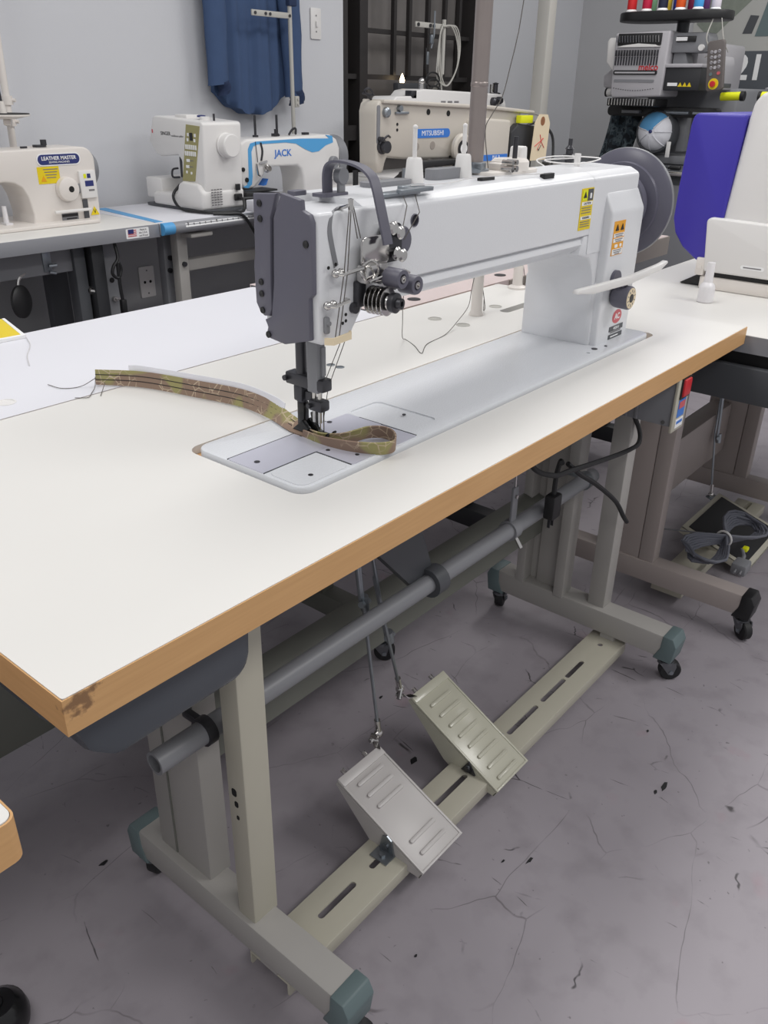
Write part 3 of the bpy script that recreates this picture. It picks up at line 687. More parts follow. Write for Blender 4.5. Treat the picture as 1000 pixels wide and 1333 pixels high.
part(mc, 'maker_badge', lg, 'pinkish_red'); text(mc, 'lettering', 'AC', (1.336, .1624, .8215), '-y', .016, 'label_white', bold=.0004)
decal(mc, 'model_plate', (1.338, .1632, .7985), '-y', .060, .010, 'dark_grey'); text(mc, 'lettering', '4420-H', (1.338, .1622, .7985), '-y', .0085, 'label_white')
decal(mc, 'model_plate', (1.338, .1632, .783), '-y', .060, .009, 'dark_grey'); decal(mc, 'print_line', (1.338, .1634, .791), '-y', .046, .0025, 'grey_ink', .0004); decal(mc, 'print_line', (1.333, .1624, .783), '-y', .034, .0022, 'label_white', .0004)
# stitch-length dial and feed lever
part(mc, 'dial_collar', B().cyl((1.298, .166, .899), (1.298, .156, .899), .018, n=24), 'cover_grey')
d_ = part(mc, 'stitch_dial', B().lathe((1.303, .162, .868), (0, -1, 0), [(.016, 0), (.020, .004), (.0215, .008), (.0225, .034), (.0210, .037)] + [(.0, .037)], 28), 'cover_grey')
part(d_, 'dial_face', B().lathe((1.303, .1255, .868), (0, -1, 0), [(.0195, 0), (.0195, .0014), (.0085, .0014), (.0085, .0012), (0, .0012)], 28), 'card'); part(d_, 'dial_hub', B().lathe((1.303, .1245, .868), (0, -1, 0), [(.008, 0), (.008, .0012), (0, .0012)], 18), 'black')
for k in range(10):
    an = k * 2 * PI / 10
    part(d_, 'dial_mark', B().box(-.0008, -.0005, -.0025, .0008, .0005, .0025).xf(Matrix.Translation((1.303 + .014 * math.sin(an), .1240, .868 + .014 * math.cos(an))) @ Matrix.Rotation(an, 4, 'Y')), 'grey_ink')
part(mc, 'feed_lever', B().prism([(1.085, .9085), (1.092, .9150), (1.30, .909), (1.44, .914), (1.468, .9175), (1.470, .912), (1.44, .902), (1.30, .894), (1.15, .899)], 'y', .128, .141, .003), 'white_plastic')
part(mc, 'lever_hub', B().cyl((1.30, .163, .890), (1.30, .138, .894), .009, n=16), 'cover_grey')
# handwheel
hw = part(mc, 'handwheel', B().lathe((1.392, .245, 1.018), (1, 0, 0), [(.030, 0), (.058, .002), (.058, .026), (.066, .030), (.066, .046), (.060, .050), (.060, .062), (.078, .064), (.080, .070), (.098, .074), (.1045, .078), (.1045, .088), (.098, .091), (.050, .091), (.040, .098), (0, .098)], 56), 'wheel_grey')
part(hw, 'wheel_rim', B().lathe((1.392, .245, 1.018), (1, 0, 0), [(.1046, .079), (.1056, .081), (.1056, .085), (.1046, .087)], 56), 'mid_grey')
part(mc, 'drive_belt', B().ribbon([(1.445, .296, 1.05), (1.445, .42, .80), (1.445, .470, .70), (1.445, .50, .60)], (.010, 0, 0), .006), 'rubber')
# top fittings: pins, winder plate, oil pads
for (x, zt) in ((.80, 1.171), (.926, 1.171)):
    p_ = part(mc, 'spool_pin_base', B().lathe((x, .272, 1.094), (0, 0, 1), [(.0145, 0), (.0145, .004), (.0115, .034), (.0095, .037), (0, .037)], 20), 'white_plastic')
    part(p_, 'spool_pin', B().cyl((x, .272, 1.13), (x, .272, zt), .0033, n=12).ball((x, .272, zt), .0038), 'white_plastic')
part(mc, 'spool_pin_base', B().prism([(-.014, 0), (.014, 0), (.011, .04), (-.009, .04)], 'y', -.012, .012, .003, M4=Matrix.Translation((1.118, .29, 1.095))), 'white_plastic')
part(mc, 'bobbin_spindle', B().cyl((1.078, .272, 1.10), (1.078, .272, 1.152), .0042, n=14).cyl((1.078, .272, 1.10), (1.078, .272, 1.106), .007, n=14), 'dark_steel')
part(mc, 'winder_base', B().prism(rrect(.975, .245, 1.125, .300, .02), 'z', 1.094, 1.102, .002).lathe((1.07, .275, 1.100), (0, 0, 1), [(.032, 0), (.032, .014), (.028, .018), (0, .018)], 28).box(1.02, .262, 1.1, 1.055, .288, 1.113, .003), 'warm_white')
part(mc, 'winder_screws', B().cyl((1.015, .235, 1.106), (1.015, .255, 1.106), .005, n=10).cyl((1.028, .235, 1.106), (1.028, .255, 1.106), .005, n=10).cyl((1.015, .235, 1.116), (1.015, .255, 1.116), .004, n=10).cyl((1.028, .235, 1.116), (1.028, .255, 1.116), .004, n=10), 'chrome')
part(mc, 'thread_slots', B().prism(rrect(.905, .222, .945, .232, .004), 'z', 1.094, 1.100, .001).prism(rrect(1.045, .193, 1.082, .203, .004), 'z', 1.092, 1.100, .001), 'black')
part(mc, 'oil_pad', B().prism(rrect(.69, .262, .79, .290, .014), 'z', 1.094, 1.103, .003), 'mid_grey')
part(mc, 'oil_pad', B().prism(rrect(.845, .268, .935, .292, .012), 'z', 1.094, 1.112, .003), 'mid_grey')
part(mc, 'top_thread_guide', B().prism(rrect(.632, .190, .712, .212, .010), 'z', 1.094, 1.0985, .001).prism(rrect(.662, .184, .735, .197, .006), 'z', 1.097, 1.102, .002).prism(rrect(.70, .19, .712, .225, .004), 'z', 1.094, 1.101, .001).prism(rrect(.70, .212, .752, .226, .006), 'z', 1.096, 1.102, .002), 'zinc')
part(mc, 'top_thread', B().tube([(.70, .2, 1.104), (.78, .215, 1.10), (.83, .225, 1.098), (.905, .227, 1.101), (1.05, .198, 1.10)], .0008, 5, 4), 'thread_white')
part(mc, 'wire_guide', B().tube([(1.232, .30, 1.096), (1.236, .32, 1.106), (1.27, .30, 1.112), (1.33, .265, 1.110), (1.335, .24, 1.108), (1.28, .25, 1.102), (1.24, .28, 1.103), (1.25, .31, 1.106), (1.32, .28, 1.108)], .0013, 6, 5).cyl((1.285, .262, 1.095), (1.285, .262, 1.118), .006, n=10), 'white_plastic')
part(mc, 'check_nut', B().lathe((1.322, .30, 1.095), (0, 0, 1), [(.008, 0), (.008, .012), (.012, .014), (.012, .017), (.007, .019), (.007, .026), (.009, .028), (.004, .034), (.004, .046), (0, .047)], 14), 'dark_steel')

# thread stand pole rising from the rear of the arm
ps = thing('thread_stand', 'tall brushed steel thread stand pole rising behind the machine arm', 'thread stand', (.99, .30, .77))
part(ps, 'pole', B().cyl((.988, .292, 1.103), (.988, .292, 1.75), .0135, n=22), 'pole_steel')
part(ps, 'collar', B().lathe((.988, .292, 1.10), (0, 0, 1), [(.024, 0), (.024, .005), (.0136, .008), (.0136, .016)], 22).box(.975, .27, 1.104, .99, .292, 1.116, .002), 'zinc')
part(ps, 'collar_knob', B().cyl((.965, .288, 1.111), (.945, .284, 1.111), .005, n=10), 'black')
part(ps, 'joint_ring', B().lathe((.988, .292, 1.225), (0, 0, 1), [(.0136, 0), (.0142, .001), (.0142, .006), (.0136, .007)], 22), 'pole_steel')
part(ps, 'cross_arm', B().box(.80, .284, 1.72, 1.18, .300, 1.735, .003), 'zinc')
part(ps, 'hanging_thread', B().tube([(1.16, .292, 1.70), (1.097, .29, 1.351), (1.082, .288, 1.296), (1.072, .29, 1.258), (1.049, .287, 1.212), (1.025, .29, 1.184), (1.005, .287, 1.162), (1.01, .28, 1.105)], .0008, 5, 4), 'thread')
for x in (.82, 1.16): part(ps, 'thread_eyelet', B().tube([(x + .012 * math.cos(k * PI / 8), .292, 1.705 + .012 * math.sin(k * PI / 8)) for k in range(17)], .002, 6), 'chrome')

# ================================================================ THINGS ON AND UNDER THE MAIN TABLE
LOW = [V(p) for p in ((.479, .682, .7712), (.522, .612, .7712), (.548, .509, .7718), (.566, .418, .7722), (.548, .334, .7782), (.533, .279, .7782), (.532, .245, .7785))]
WID = [V(p) for p in ((.004, .003, .0245), (.005, .004, .0255), (.006, .005, .0260), (.009, .006, .0255), (.016, .008, .0215), (.022, .004, .012), (.024, 0, .002))]
bt = thing('binding_tape', 'brown and olive camouflage binding tape running under the presser foot', 'binding tape', (.54, .25, .7775))
part(bt, 'tail_strip', B().ribbon([a + b * .5 for a, b in zip(LOW, WID)], WID, .0024, 6), 'binding', 'brown camouflage strip with two stitch lines')
for f in (.36, .68):
    off = [V((-.0010, -.0010, .0002)) if k < 5 else V((-.0004, -.0002, .0014)) for k in range(7)]
    part(bt, 'stitch_line', B().tube([a + b * f + o_ for a, b, o_ in zip(LOW, WID, off)][:6], .0007, 5, 6), 'ink')
part(bt, 'loop_strip', B().ribbon([(.541, .262, .780), (.541, .225, .7790), (.548, .195, .7835), (.562, .180, .788), (.582, .172, .790), (.598, .160, .789), (.602, .146, .787), (.592, .130, .786), (.572, .118, .7865), (.552, .128, .7865), (.538, .155, .785), (.531, .185, .783), (.530, .215, .780), (.533, .25, .7788)], (-.006, -.006, .0205), .0022, 6), 'binding', 'olive folded loop of the strip')
BK = [a + b * .72 + V((.0035, .0030, .004)) for a, b in zip(LOW, WID)]
part(bt, 'backing_strip', B().ribbon([BK[0].lerp(BK[1], .7)] + BK[1:5] + [BK[4].lerp(BK[5], .5)], [WID[1] * .85] * 5 + [WID[4] * .8], .0018, 6), 'tape_white', 'white inner strip')
for P in ([(.478, .68, .785), (.466, .665, .774), (.45, .65, .7715), (.433, .634, .7715), (.418, .648, .7715)], [(.476, .675, .785), (.455, .69, .772), (.43, .705, .7715), (.425, .74, .7715)], [(.482, .66, .778), (.462, .640, .7715), (.452, .628, .7715)]):
    part(bt, 'loose_thread', B().tube(P, .0006, 5, 5), 'thread')
solo('thread_strand', B().tube([(.835, .31, .953), (.855, .33, .903), (.944, .40, .839), (1.03, .467, .782), (1.055, .478, .7712), (1.032, .438, .7708), (.999, .395, .7708), (1.058, .427, .7708), (1.139, .441, .7715), (1.20, .455, .785), (1.20, .43, .82), (1.104, .36, .879), (1.06, .32, .953)], .0007, 5, 5), 'thread', 'loose grey thread looping across the white tabletop under the arm', 'thread', (1.05, .45, .7701))
# bottom spool-rest posts behind the arm
for (x, y, h, lab) in ((1.328, .493, .10, 'pale post standing nearer on the tabletop beneath the arm'), (1.64, .578, .10, 'pale post with a wide foot farther off beneath the arm')):
    p_ = thing('support_post', lab, 'post', (x, y, .770))
    part(p_, 'shaft', B().cyl((x, y, .775), (x, y, .77 + h), .0125, n=18), 'warm_white')
    part(p_, 'base_flange', B().lathe((x, y, .7702), (0, 0, 1), [(.016 if x < 1.5 else .024, 0), (.016 if x < 1.5 else .024, .004), (.013, .009), (.0125, .02)], 20), 'warm_white')
    part(p_, 'cord_hook', B().tube([(x + .012, y, .85), (x + .018, y - .01, .79), (x + .03, y, .775), (x + .06, y + .02, .778), (x + .075, y + .03, .787)], .0009, 5, 4), 'thread')

def treadle(nm, label, x0, x1, yb, zb, yf, zf, material, ribs, bolt):
    """yb/zb rear (rod) edge, yf/zf front edge of the top skin"""
    t = thing(nm, label, 'treadle', ((x0 + x1) / 2, .088, .056))
    Lg = math.hypot(yb - yf, zb - zf); an = math.atan2(zb - zf, yb - yf)
    M4 = Matrix.Translation((x0, yf, zf)) @ Matrix.Rotation(an, 4, 'X')
    wd = x1 - x0
    sk = B().box(0, 0, -.003, wd, Lg, 0, .0012)
    sk.prism([(0, -.004), (Lg, -.004), (Lg, -.010), (Lg * .48, -.052), (Lg * .36, -.052), (0, -.016)], 'x', 0, .003).prism([(0, -.004), (Lg, -.004), (Lg, -.010), (Lg * .48, -.052), (Lg * .36, -.052), (0, -.016)], 'x', wd - .003, wd)
    sk.box(0, 0, -.018, wd, .003, -.001, .0008)
    rim = [(.0, 0, .0045, Lg), (wd - .0045, 0, wd, Lg), (0.004, 0, wd - .004, .0045)]
    for r_ in rim: sk.box(r_[0], r_[1], -.001, r_[2], r_[3], .0016, .0008)
    part(t, 'pedal_plate', sk.xf(M4), material)
    for yy in ribs:
        part(t, 'tread_rib', B().prism(rrect(wd * .20, yy * Lg - .0038, wd * .80, yy * Lg + .0038, .0037), 'z', -.001, .0042, .0028, capbev=True).xf(M4), material)
    part(t, 'clamp_strip', B().box(.001, Lg - .016, -.001, wd - .001, Lg + .002, .0035, .001).xf(M4), material)
    for f in (.22, .72):
        part(t, 'clamp_screw', B().cyl((wd * f, Lg + .0, -.004), (wd * f, Lg + .012, -.004), .0045, n=10).xf(M4), 'chrome')
    pvz = .0565
    part(t, 'pivot_bracket', B().box(x0 - .026, .070, .0562, x0 - .001, .106, .0585).prism([(.072, .058), (.104, .058), (.098, .088), (.088, .094), (.078, .088)], 'x', x0 - .0035, x0 - .0005).cyl((x0 - .014, .088, .0585), (x0 - .014, .088, .063), .006, n=6) if bolt else B().prism([(.072, .058), (.104, .058), (.088, .085)], 'x', x0 - .0035, x0 - .0005).cyl((x0 - .008, .088, .068), (x0, .088, .068), .006, n=12), 'zinc' if bolt else 'dark_steel')
    part(t, 'pivot_pin', B().cyl((x0 - .006, .088, .072), (x1 + .006, .088, .072), .004, n=10), 'zinc')
    part(t, 'pivot_base', B().box(x0 + .01, .074, .0562, x1 - .01, .102, .068), 'zinc')
    return t, M4, wd, Lg
tw, Mw, wd, Lg = treadle('treadle', 'white steel treadle with five ribs, the nearer one on the rail', .545, .659, .203, .142, .012, .058, 'treadle_white', (.12, .24, .62, .74, .86), True)
tc_, Mc, wd2, Lg2 = treadle('treadle', 'cream steel treadle with many ribs, the farther one on the rail', .789, .899, .234, .157, .022, .047, 'treadle_cream', (.07, .18, .29, .40, .51, .62, .73, .84), False)
def rod(t, pts, lower, material='zinc'):
    part(t, 'link_rod', B().tube(pts, .0032, 8), material)
    p0, p1 = V(pts[0]), V(pts[-1]); d = (p1 - p0).normalized()
    part(t, 'rod_end', B().cyl(p0 - d * .004, p0 + d * .028, .0058, n=12).ball(p0 - d * .006, .0085), 'chrome')
    m = p0 + d * lower
    part(t, 'rod_joint', B().cyl(m - d * .014, m + d * .014, .0075, n=12).cyl(m + V((-.014, -.004, .004)), m + V((.014, .004, -.004)), .0055, n=10), 'zinc')
    part(t, 'upper_rod', B().tube([m + V((-.005, .003, 0)), m + d * .16 + V((-.005, .003, 0))], .0042, 8), material)
    return p0
e1 = Mw @ V((wd * .96, Lg + .002, 0))
rod(tw, [e1 + V((.012, .008, .026)), (.62, .215, .50), (.596, .215, .70)], .30)
part(tw, 'link_hook', B().ribbon([e1 + V((-.004, -.004, .002)), e1 + V((.002, .006, .010)), e1 + V((.004, .008, .022)), e1 + V((-.004, .004, .030)), e1 + V((-.012, 0, .028))], (.004, -.012, 0), .002, 4).cyl(e1 + V((-.016, .004, .022)), e1 + V((.016, .008, .026)), .0042, n=8), 'chrome')
e2 = Mc @ V((0.004, Lg2 + .002, 0))
rod(tc_, [e2 + V((-.022, .012, .030)), (.675, .215, .42), (.612, .215, .70)], .155)
part(tc_, 'link_hook', B().ribbon([e2 + V((.004, -.004, .002)), e2 + V((-.012, .004, .004)), e2 + V((-.022, .008, .016)), e2 + V((-.034, .004, .018))], (.004, -.014, 0), .002, 4).cyl(e2 + V((-.036, .002, .014)), e2 + V((-.016, .012, .030)), .0045, n=8), 'chrome')

# control box with red switch under the table front
cb = thing('control_box', 'grey finned control box with red switch hung under the table edge', 'control box', (1.32, .10, .732))
part(cb, 'case', B().box(1.306, .006, .632, 1.352, .25, .732, .003), 'mid_grey')
for k in range(7):
    y = .075 + k * .022
    part(cb, 'cooling_fin', B().box(1.3015, y, .634, 1.3075, y + .007, .730, .002), 'mid_grey')
part(cb, 'front_plate', B().box(1.300, .001, .622, 1.360, .007, .7315, .002), 'rail_beige')
part(cb, 'switch', B().box(1.316, -.006, .694, 1.350, .002, .729, .003), 'red', 'red rocker switch'); part(cb, 'switch_bezel', B().box(1.312, -.002, .690, 1.354, .0015, .7305), 'black')
decal(cb, 'switch_label', (1.332, .001, .669), '-y', .034, .036, 'blue_label'); decal(cb, 'label_panel', (1.332, .0003, .676), '-y', .028, .014, 'pinkish_red'); decal(cb, 'label_strip', (1.332, .001, .638), '-y', .036, .018, 'label_white')
decal(cb, 'print_line', (1.332, .0003, .640), '-y', .028, .006, 'blue_label', .0006)
part(cb, 'cover_screw', B().cyl((1.3065, .022, .640), (1.3035, .022, .640), .004, n=10), 'chrome')
# servo motor behind the front leg
mo = thing('drive_motor', 'dark drive motor hanging under the table behind the front leg', 'motor', (1.27, .30, .732))
part(mo, 'body', B().lathe((1.22, .30, .65), (1, 0, 0), [(.0, 0), (.05, 0), (.055, .006), (.055, .10), (.05, .106), (0, .106)], 26), 'black_paint')
part(mo, 'mount', B().box(1.235, .26, .70, 1.315, .34, .732, .003), 'dark_grey')
part(mo, 'silver_plate', B().box(1.327, .245, .60, 1.3295, .355, .70, .002), 'zinc')

# cables under the far end
solo('power_cable', B().tube([(.935, .12, .71), (.934, .10, .645), (.997, .09, .608), (1.071, .09, .594), (1.218, .085, .573), (1.32, .085, .560), (1.368, .088, .560), (1.388, .10, .581), (1.37, .12, .632)], .005, 8, 6), 'rubber', 'black cable sagging along under the table edge to the control box', 'cable', (.934, .12, .71))
solo('power_cable', B().tube([(1.071, .100, .604), (1.11, .09, .572), (1.182, .088, .527), (1.291, .088, .450), (1.35, .088, .390), (1.378, .090, .366)], .005, 8, 6), 'rubber', 'black cable end hanging down across the far front leg', 'cable', (1.378, .09, .366))
pc = thing('power_plug', 'black three-pin plug dangling on its cable before the far column', 'plug', (1.13, .15, .44))
part(pc, 'cable', B().tube([(1.071, .112, .602), (1.10, .13, .590), (1.13, .15, .545), (1.128, .15, .50)], .005, 8, 5), 'rubber')
part(pc, 'plug_body', B().box(1.112, .138, .452, 1.146, .162, .505, .005), 'black')
for dx in (-.007, .007): part(pc, 'prong', B().box(1.128 + dx - .001, .147, .432, 1.128 + dx + .001, .153, .453), 'dark_steel')

# ================================================================ RIGHT-HAND TABLE
bm_ = thing('profile_sewing_machine', 'white sewing machine with a big royal blue end cover on right table', 'sewing machine', (2.3, .2, .75))
part(bm_, 'body', B().prism([(.26, .80), (.245, .925), (.226, 1.165), (.220, 1.205), (.205, 1.225), (.18, 1.234), (-.02, 1.234), (-.02, .80)], 'x', 2.085, 2.55, .012, seg=3), 'white_plastic')
part(bm_, 'blue_cover', B().prism([(.2265, 1.177), (.352, 1.1785), (.362, 1.170), (.366, 1.15), (.372, 1.0), (.3725, .92), (.362, .885), (.335, .850), (.295, .822), (.262, .808), (.25, .80), (.240, .925)], 'x', 2.078, 2.56, .010, seg=3), 'blue_cover')
part(bm_, 'front_housing', B().prism([(.262, .796), (.277, .926), (.266, .934), (-.05, .925), (-.05, .796)], 'x', 2.066, 2.30, .006, seg=3), 'white_plastic')
part(bm_, 'base', B().prism(rrect(2.072, -.06, 2.52, .272, .01), 'z', .7502, .783, .004, capbev=True), 'warm_white')
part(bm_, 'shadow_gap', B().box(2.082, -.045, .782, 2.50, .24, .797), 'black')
part(bm_, 'hinge_clip', B().box(2.068, .262, .785, 2.09, .285, .830, .002).box(2.066, .268, .802, 2.072, .280, .812), 'warm_white')
part(bm_, 'pedal_toe', B().prism([(.27, .752), (.335, .752), (.28, .785)], 'x', 2.10, 2.14, .003), 'black')
decal(bm_, 'name_badge', (2.066, .137, .820), '-x', .060, .010, 'label_white', r=.005); decal(bm_, 'print_line', (2.0655, .137, .820), '-x', .046, .003, 'grey_ink', .0008)
part(bm_, 'top_screw', B().lathe((2.12, .20, 1.2335), (0, 0, 1), [(.010, 0), (.010, .003), (.006, .004), (0, .003)], 14).cyl((2.0855, .158, 1.185), (2.083, .158, 1.185), .003, n=8), 'mid_grey')
part(bm_, 'thread_knob', B().lathe((2.2, .16, 1.232), (0, 0, 1), [(.03, 0), (.03, .02), (.022, .03), (0, .03)], 18), 'black')
ob_ = thing('oil_bottle', 'small frosted white squeeze bottle on right table beside the blue cover', 'bottle', (1.917, .192, .75))
part(ob_, 'body', B().lathe((1.917, .192, .7502), (0, 0, 1), [(.0175, 0), (.0195, .002), (.0195, .036), (.0175, .043), (.011, .050)], 26), 'frosted')
part(ob_, 'nozzle', B().lathe((1.917, .192, .7995), (0, 0, 1), [(.0115, 0), (.0105, .012), (.0095, .045), (.0092, .048), (0, .048)], 22), 'frosted')

# treadle of the right table with its grip mat and a coiled cord
tr = thing('treadle', 'wide cream treadle with black grip mat under the right table', 'treadle', (2.12, .08, .056))
Mt = Matrix.Translation((1.966, -.052, .034)) @ Matrix.Rotation(math.radians(18), 4, 'X')
part(tr, 'pedal_plate', B().box(0, 0, -.004, .30, .215, 0, .001).box(0, 0, -.018, .30, .003, 0, .001).box(0, 0, -.022, .003, .215, 0, .001).box(.297, 0, -.022, .30, .215, 0, .001).xf(Mt), 'rail_beige')
part(tr, 'grip_mat', B().prism(rrect(.018, .016, .282, .200, .003), 'z', -.001, .0025).xf(Mt), 'rubber')
part(tr, 'hinge_lug', B().box(.235, .213, -.004, .275, .236, -.001, .001).xf(Mt), 'zinc')
e3 = Mt @ V((.250, .226, .0))
part(tr, 'pivot_base', B().box(1.98, .06, .0562, 2.25, .095, .062), 'zinc')
rod(tr, [e3 + V((0, 0, .012)), e3 + V((.015, .03, .20)), e3 + V((.04, .05, .60))], .175)
cl = thing('cable_coil', 'grey coiled power cable lying across the black-matted treadle', 'cable', (1.98, .06, .09))
cc = B()
random.seed(4)
cx_, cy_, cz_ = 1.925, .020, .112
ax = V((.98, -.18, .02)).normalized(); ay = V((.18, .98, .20)).normalized(); az = ax.cross(ay)
pts = []
for k in range(7):
    for q in range(24):
        t_ = q / 24 * 2 * PI
        rr = .150 + random.uniform(-.008, .008)
        p = V((cx_, cy_, cz_)) + ax * (rr * math.sin(t_)) + ay * ((.050 + .006 * (k - 3)) * math.sin(2 * t_) * .9) + az * (.004 * (k - 3) + .012)
        pts.append(p)
cc.tube(pts, .0042, 7, 1)
part(cl, 'cable', cc, 'grey_cord')
part(cl, 'tie', B().tube([V((cx_, cy_, cz_ + .012)) + ay * (.022 * math.cos(k * PI / 8)) + az * (.022 * math.sin(k * PI / 8)) for k in range(17)], .003, 6), 'white_plastic')
part(cl, 'string', B().tube([(cx_, cy_, .135), (1.905, .12, .12), (1.90, .24, .10), (2.05, .33, .06)], .0024, 6, 4), 'mid_grey')
part(cl, 'plug', B().box(1.835, -.075, .075, 1.885, -.035, .108, .006).cyl((1.835, -.05, .092), (1.815, -.052, .092), .003, n=8).cyl((1.835, -.064, .092), (1.815, -.066, .092), .003, n=8).tube([(1.885, -.05, .095), (1.91, -.045, .10), (1.935, -.03, .105)], .005, 8), 'mid_grey')
part(cl, 'yellow_tag', B().box(1.93, -.045, .10, 1.95, -.030, .112, .003), 'bright_yellow')

# ================================================================ WALL TABLES
def leg_post(t, x0, y0, x1, y1, z1, m='dark_grey'):
    part(t, 'leg', B().box(x0, y0, 0, x1, y1, z1, .003), m)
ta = thing('sewing_table', 'white table with grey edge band under the leather machine at far left', 'table', (1.0, 2.25, 0))
part(ta, 'table_top', B().box(.25, 2.004, .748, 1.592, 2.50, .790, .002), 'laminate')
part(ta, 'edge_band', B().box(.25, 2.0, .745, 1.594, 2.0045, .7885, .001).box(1.5915, 2.0, .745, 1.594, 2.50, .7885), 'tbl_grey')
leg_post(ta, 1.300, 2.085, 1.343, 2.14, .745, 'dark_grey'); leg_post(ta, 1.352, 2.06, 1.40, 2.11, .745, 'black_paint'); leg_post(ta, .36, 2.08, .44, 2.12, .745); leg_post(ta, .36, 2.38, .44, 2.42, .745); leg_post(ta, 1.36, 2.38, 1.44, 2.42, .745)
part(ta, 'motor_box', B().box(.95, 2.10, .655, 1.33, 2.40, .745, .004), 'mid_grey')
part(ta, 'leg_bolt', B().cyl((1.35, 2.10, .585), (1.35, 2.085, .585), .014, n=10).cyl((1.35, 2.085, .585), (1.36, 2.07, .583), .008, n=8), 'chrome')
fl = decal(ta, 'flag_sticker', (1.502, 2.0, .768), '-y', .092, .032, 'label_white', .0006, .003)
decal(ta, 'flag_canton', (1.475, 1.9993, .775), '-y', .022, .014, 'navy')
for k in range(4): decal(ta, 'flag_stripe', (1.480, 1.9994 - (0.0001 if k else 0), .760 + k * .006), '-y', .034, .003, 'pinkish_red', .0007)
for k, s_ in enumerate(('Made In', 'the U.S.A.', 'and Proud')): text(ta, 'lettering', s_, (1.525, 1.999, .7775 - k * .0095), '-y', .0085, 'grey_ink')

lm = thing('lockstitch_machine', 'warm white industrial sewing machine with navy name badge at far left', 'sewing machine', (1.2, 2.28, .79))
part(lm, 'bed', B().prism(rrect(.88, 2.15, 1.47, 2.42, .02), 'z', .7905, .803, .003, capbev=True), 'warm_white')
cs = B().prism([(.93, .845), (.93, 1.0), (.945, 1.018), (.97, 1.024), (1.43, 1.030)] + arc2(1.455, .985, .045, 85, 0, 6) + [(1.497, .80), (1.495, .785), (1.235, .785), (1.246, .80), (1.250, .83)] + [(1.240, .885), (1.225, .915), (1.20, .930), (1.17, .935), (1.04, .925), (1.03, .86), (1.02, .845)], 'y', 2.20, 2.345, .012, seg=3)
part(lm, 'body', cs, 'warm_white')
part(lm, 'belt_guard', B().lathe((1.497, 2.275, .955), (1, 0, 0), [(.0, 0), (.045, 0), (.058, .006), (.060, .022), (.050, .032), (0, .032)], 26), 'mid_grey')
part(lm, 'needle_bar', B().cyl((.975, 2.27, .805), (.975, 2.27, .85), .006), 'chrome')
dl = part(lm, 'stitch_dial', B().lathe((1.378, 2.20, .902), (0, -1, 0), [(.038, 0), (.040, .003), (.037, .020), (.034, .022), (.0, .022)], 28), 'warm_white')
part(dl, 'dial_hub', B().lathe((1.385, 2.1785, .902), (0, -1, 0), [(.010, 0), (.010, .0012), (0, .0012)], 14), 'hole')
part(lm, 'dial_window', B().box(1.412, 2.194, .886, 1.428, 2.202, .916, .002), 'mid_grey')
part(lm, 'feed_lever', B().box(1.315, 2.178, .829, 1.452, 2.190, .838, .003), 'white_plastic')
part(lm, 'control_panel', B().box(1.428, 2.190, .868, 1.490, 2.202, .956, .003), 'white_plastic')
decal(lm, 'display', (1.462, 2.19, .915), '-y', .032, .018, 'navy'); decal(lm, 'panel_button', (1.448, 2.19, .939), '-y', .010, .014, 'bright_yellow'); decal(lm, 'panel_button', (1.463, 2.19, .939), '-y', .013, .014, 'navy'); decal(lm, 'print_line', (1.468, 2.19, .893), '-y', .022, .006, 'grey_ink', .0005)
part(lm, 'side_slot', B().box(1.432, 2.196, .79, 1.450, 2.202, .864), 'dark_grey'); triangle_sign(lm, (1.475, 2.199, .825), '-y', .033); text(lm, 'lettering', 'V', (1.475, 2.1975, .822), '-y', .018, 'ink')
bd = decal(lm, 'badge_frame', (1.366, 2.199, .995), '-y', .160, .038, 'label_white', r=.018); decal(lm, 'name_badge', (1.366, 2.1985, .995), '-y', .152, .031, 'navy', r=.015)
text(lm, 'lettering', 'LEATHER MASTER', (1.366, 2.1972, .9985), '-y', .0158, 'label_white', bold=.0003); text(lm, 'lettering', 'SEWING MACHINES', (1.366, 2.1972, .9865), '-y', .0085, 'label_white')
decal(lm, 'warning_label', (1.322, 2.1995, .948), '-y', .078, .052, 'yellow', .0006); triangle_sign(lm, (1.302, 2.1988, .938), '-y', .020, 'orange')
for k in range(4): decal(lm, 'print_line', (1.33, 2.1988, .966 - k * .0085), '-y', .052 - .006 * k, .0025, 'grey_ink', .0006)
decal(lm, 'rating_plate', (1.378, 2.1995, .808), '-y', .062, .034, 'mid_grey'); decal(lm, 'rating_strip', (1.378, 2.1988, .818), '-y', .060, .009, 'ink'); decal(lm, 'print_line', (1.383, 2.1988, .807), '-y', .040, .004, 'ink', .0005); decal(lm, 'print_line', (1.385, 2.1988, .798), '-y', .036, .004, 'ink', .0005)
part(lm, 'winder_wheel', B().cyl((1.345, 2.27, 1.026), (1.345, 2.27, 1.036), .022, n=16).cyl((1.355, 2.26, 1.035), (1.355, 2.26, 1.052), .010, n=12), 'dark_steel')
part(lm, 'thread_clip', B().box(1.27, 2.25, 1.024, 1.29, 2.26, 1.034), 'dark_steel')
part(lm, 'clear_gauge', B().cyl((1.17, 2.24, .803), (1.17, 2.24, .86), .009, .007, n=12).box(1.158, 2.22, .803, 1.182, 2.26, .809), 'frosted')
ls = thing('thread_stand', 'cream thread stand with dark round spool tray at far left', 'thread stand', (1.344, 2.445, .79))
part(ls, 'pole', B().cyl((1.344, 2.445, .7905), (1.362, 2.445, 1.75), .012, n=16), 'warm_white')
for z in (1.10, 1.165): part(ls, 'collar', B().cyl((1.346 + (z - .8) * .02, 2.445, z - .014), (1.346 + (z - .8) * .02, 2.445, z + .014), .018, n=16).cyl((1.36, 2.44, z), (1.372, 2.425, z), .006, n=8), 'warm_white')
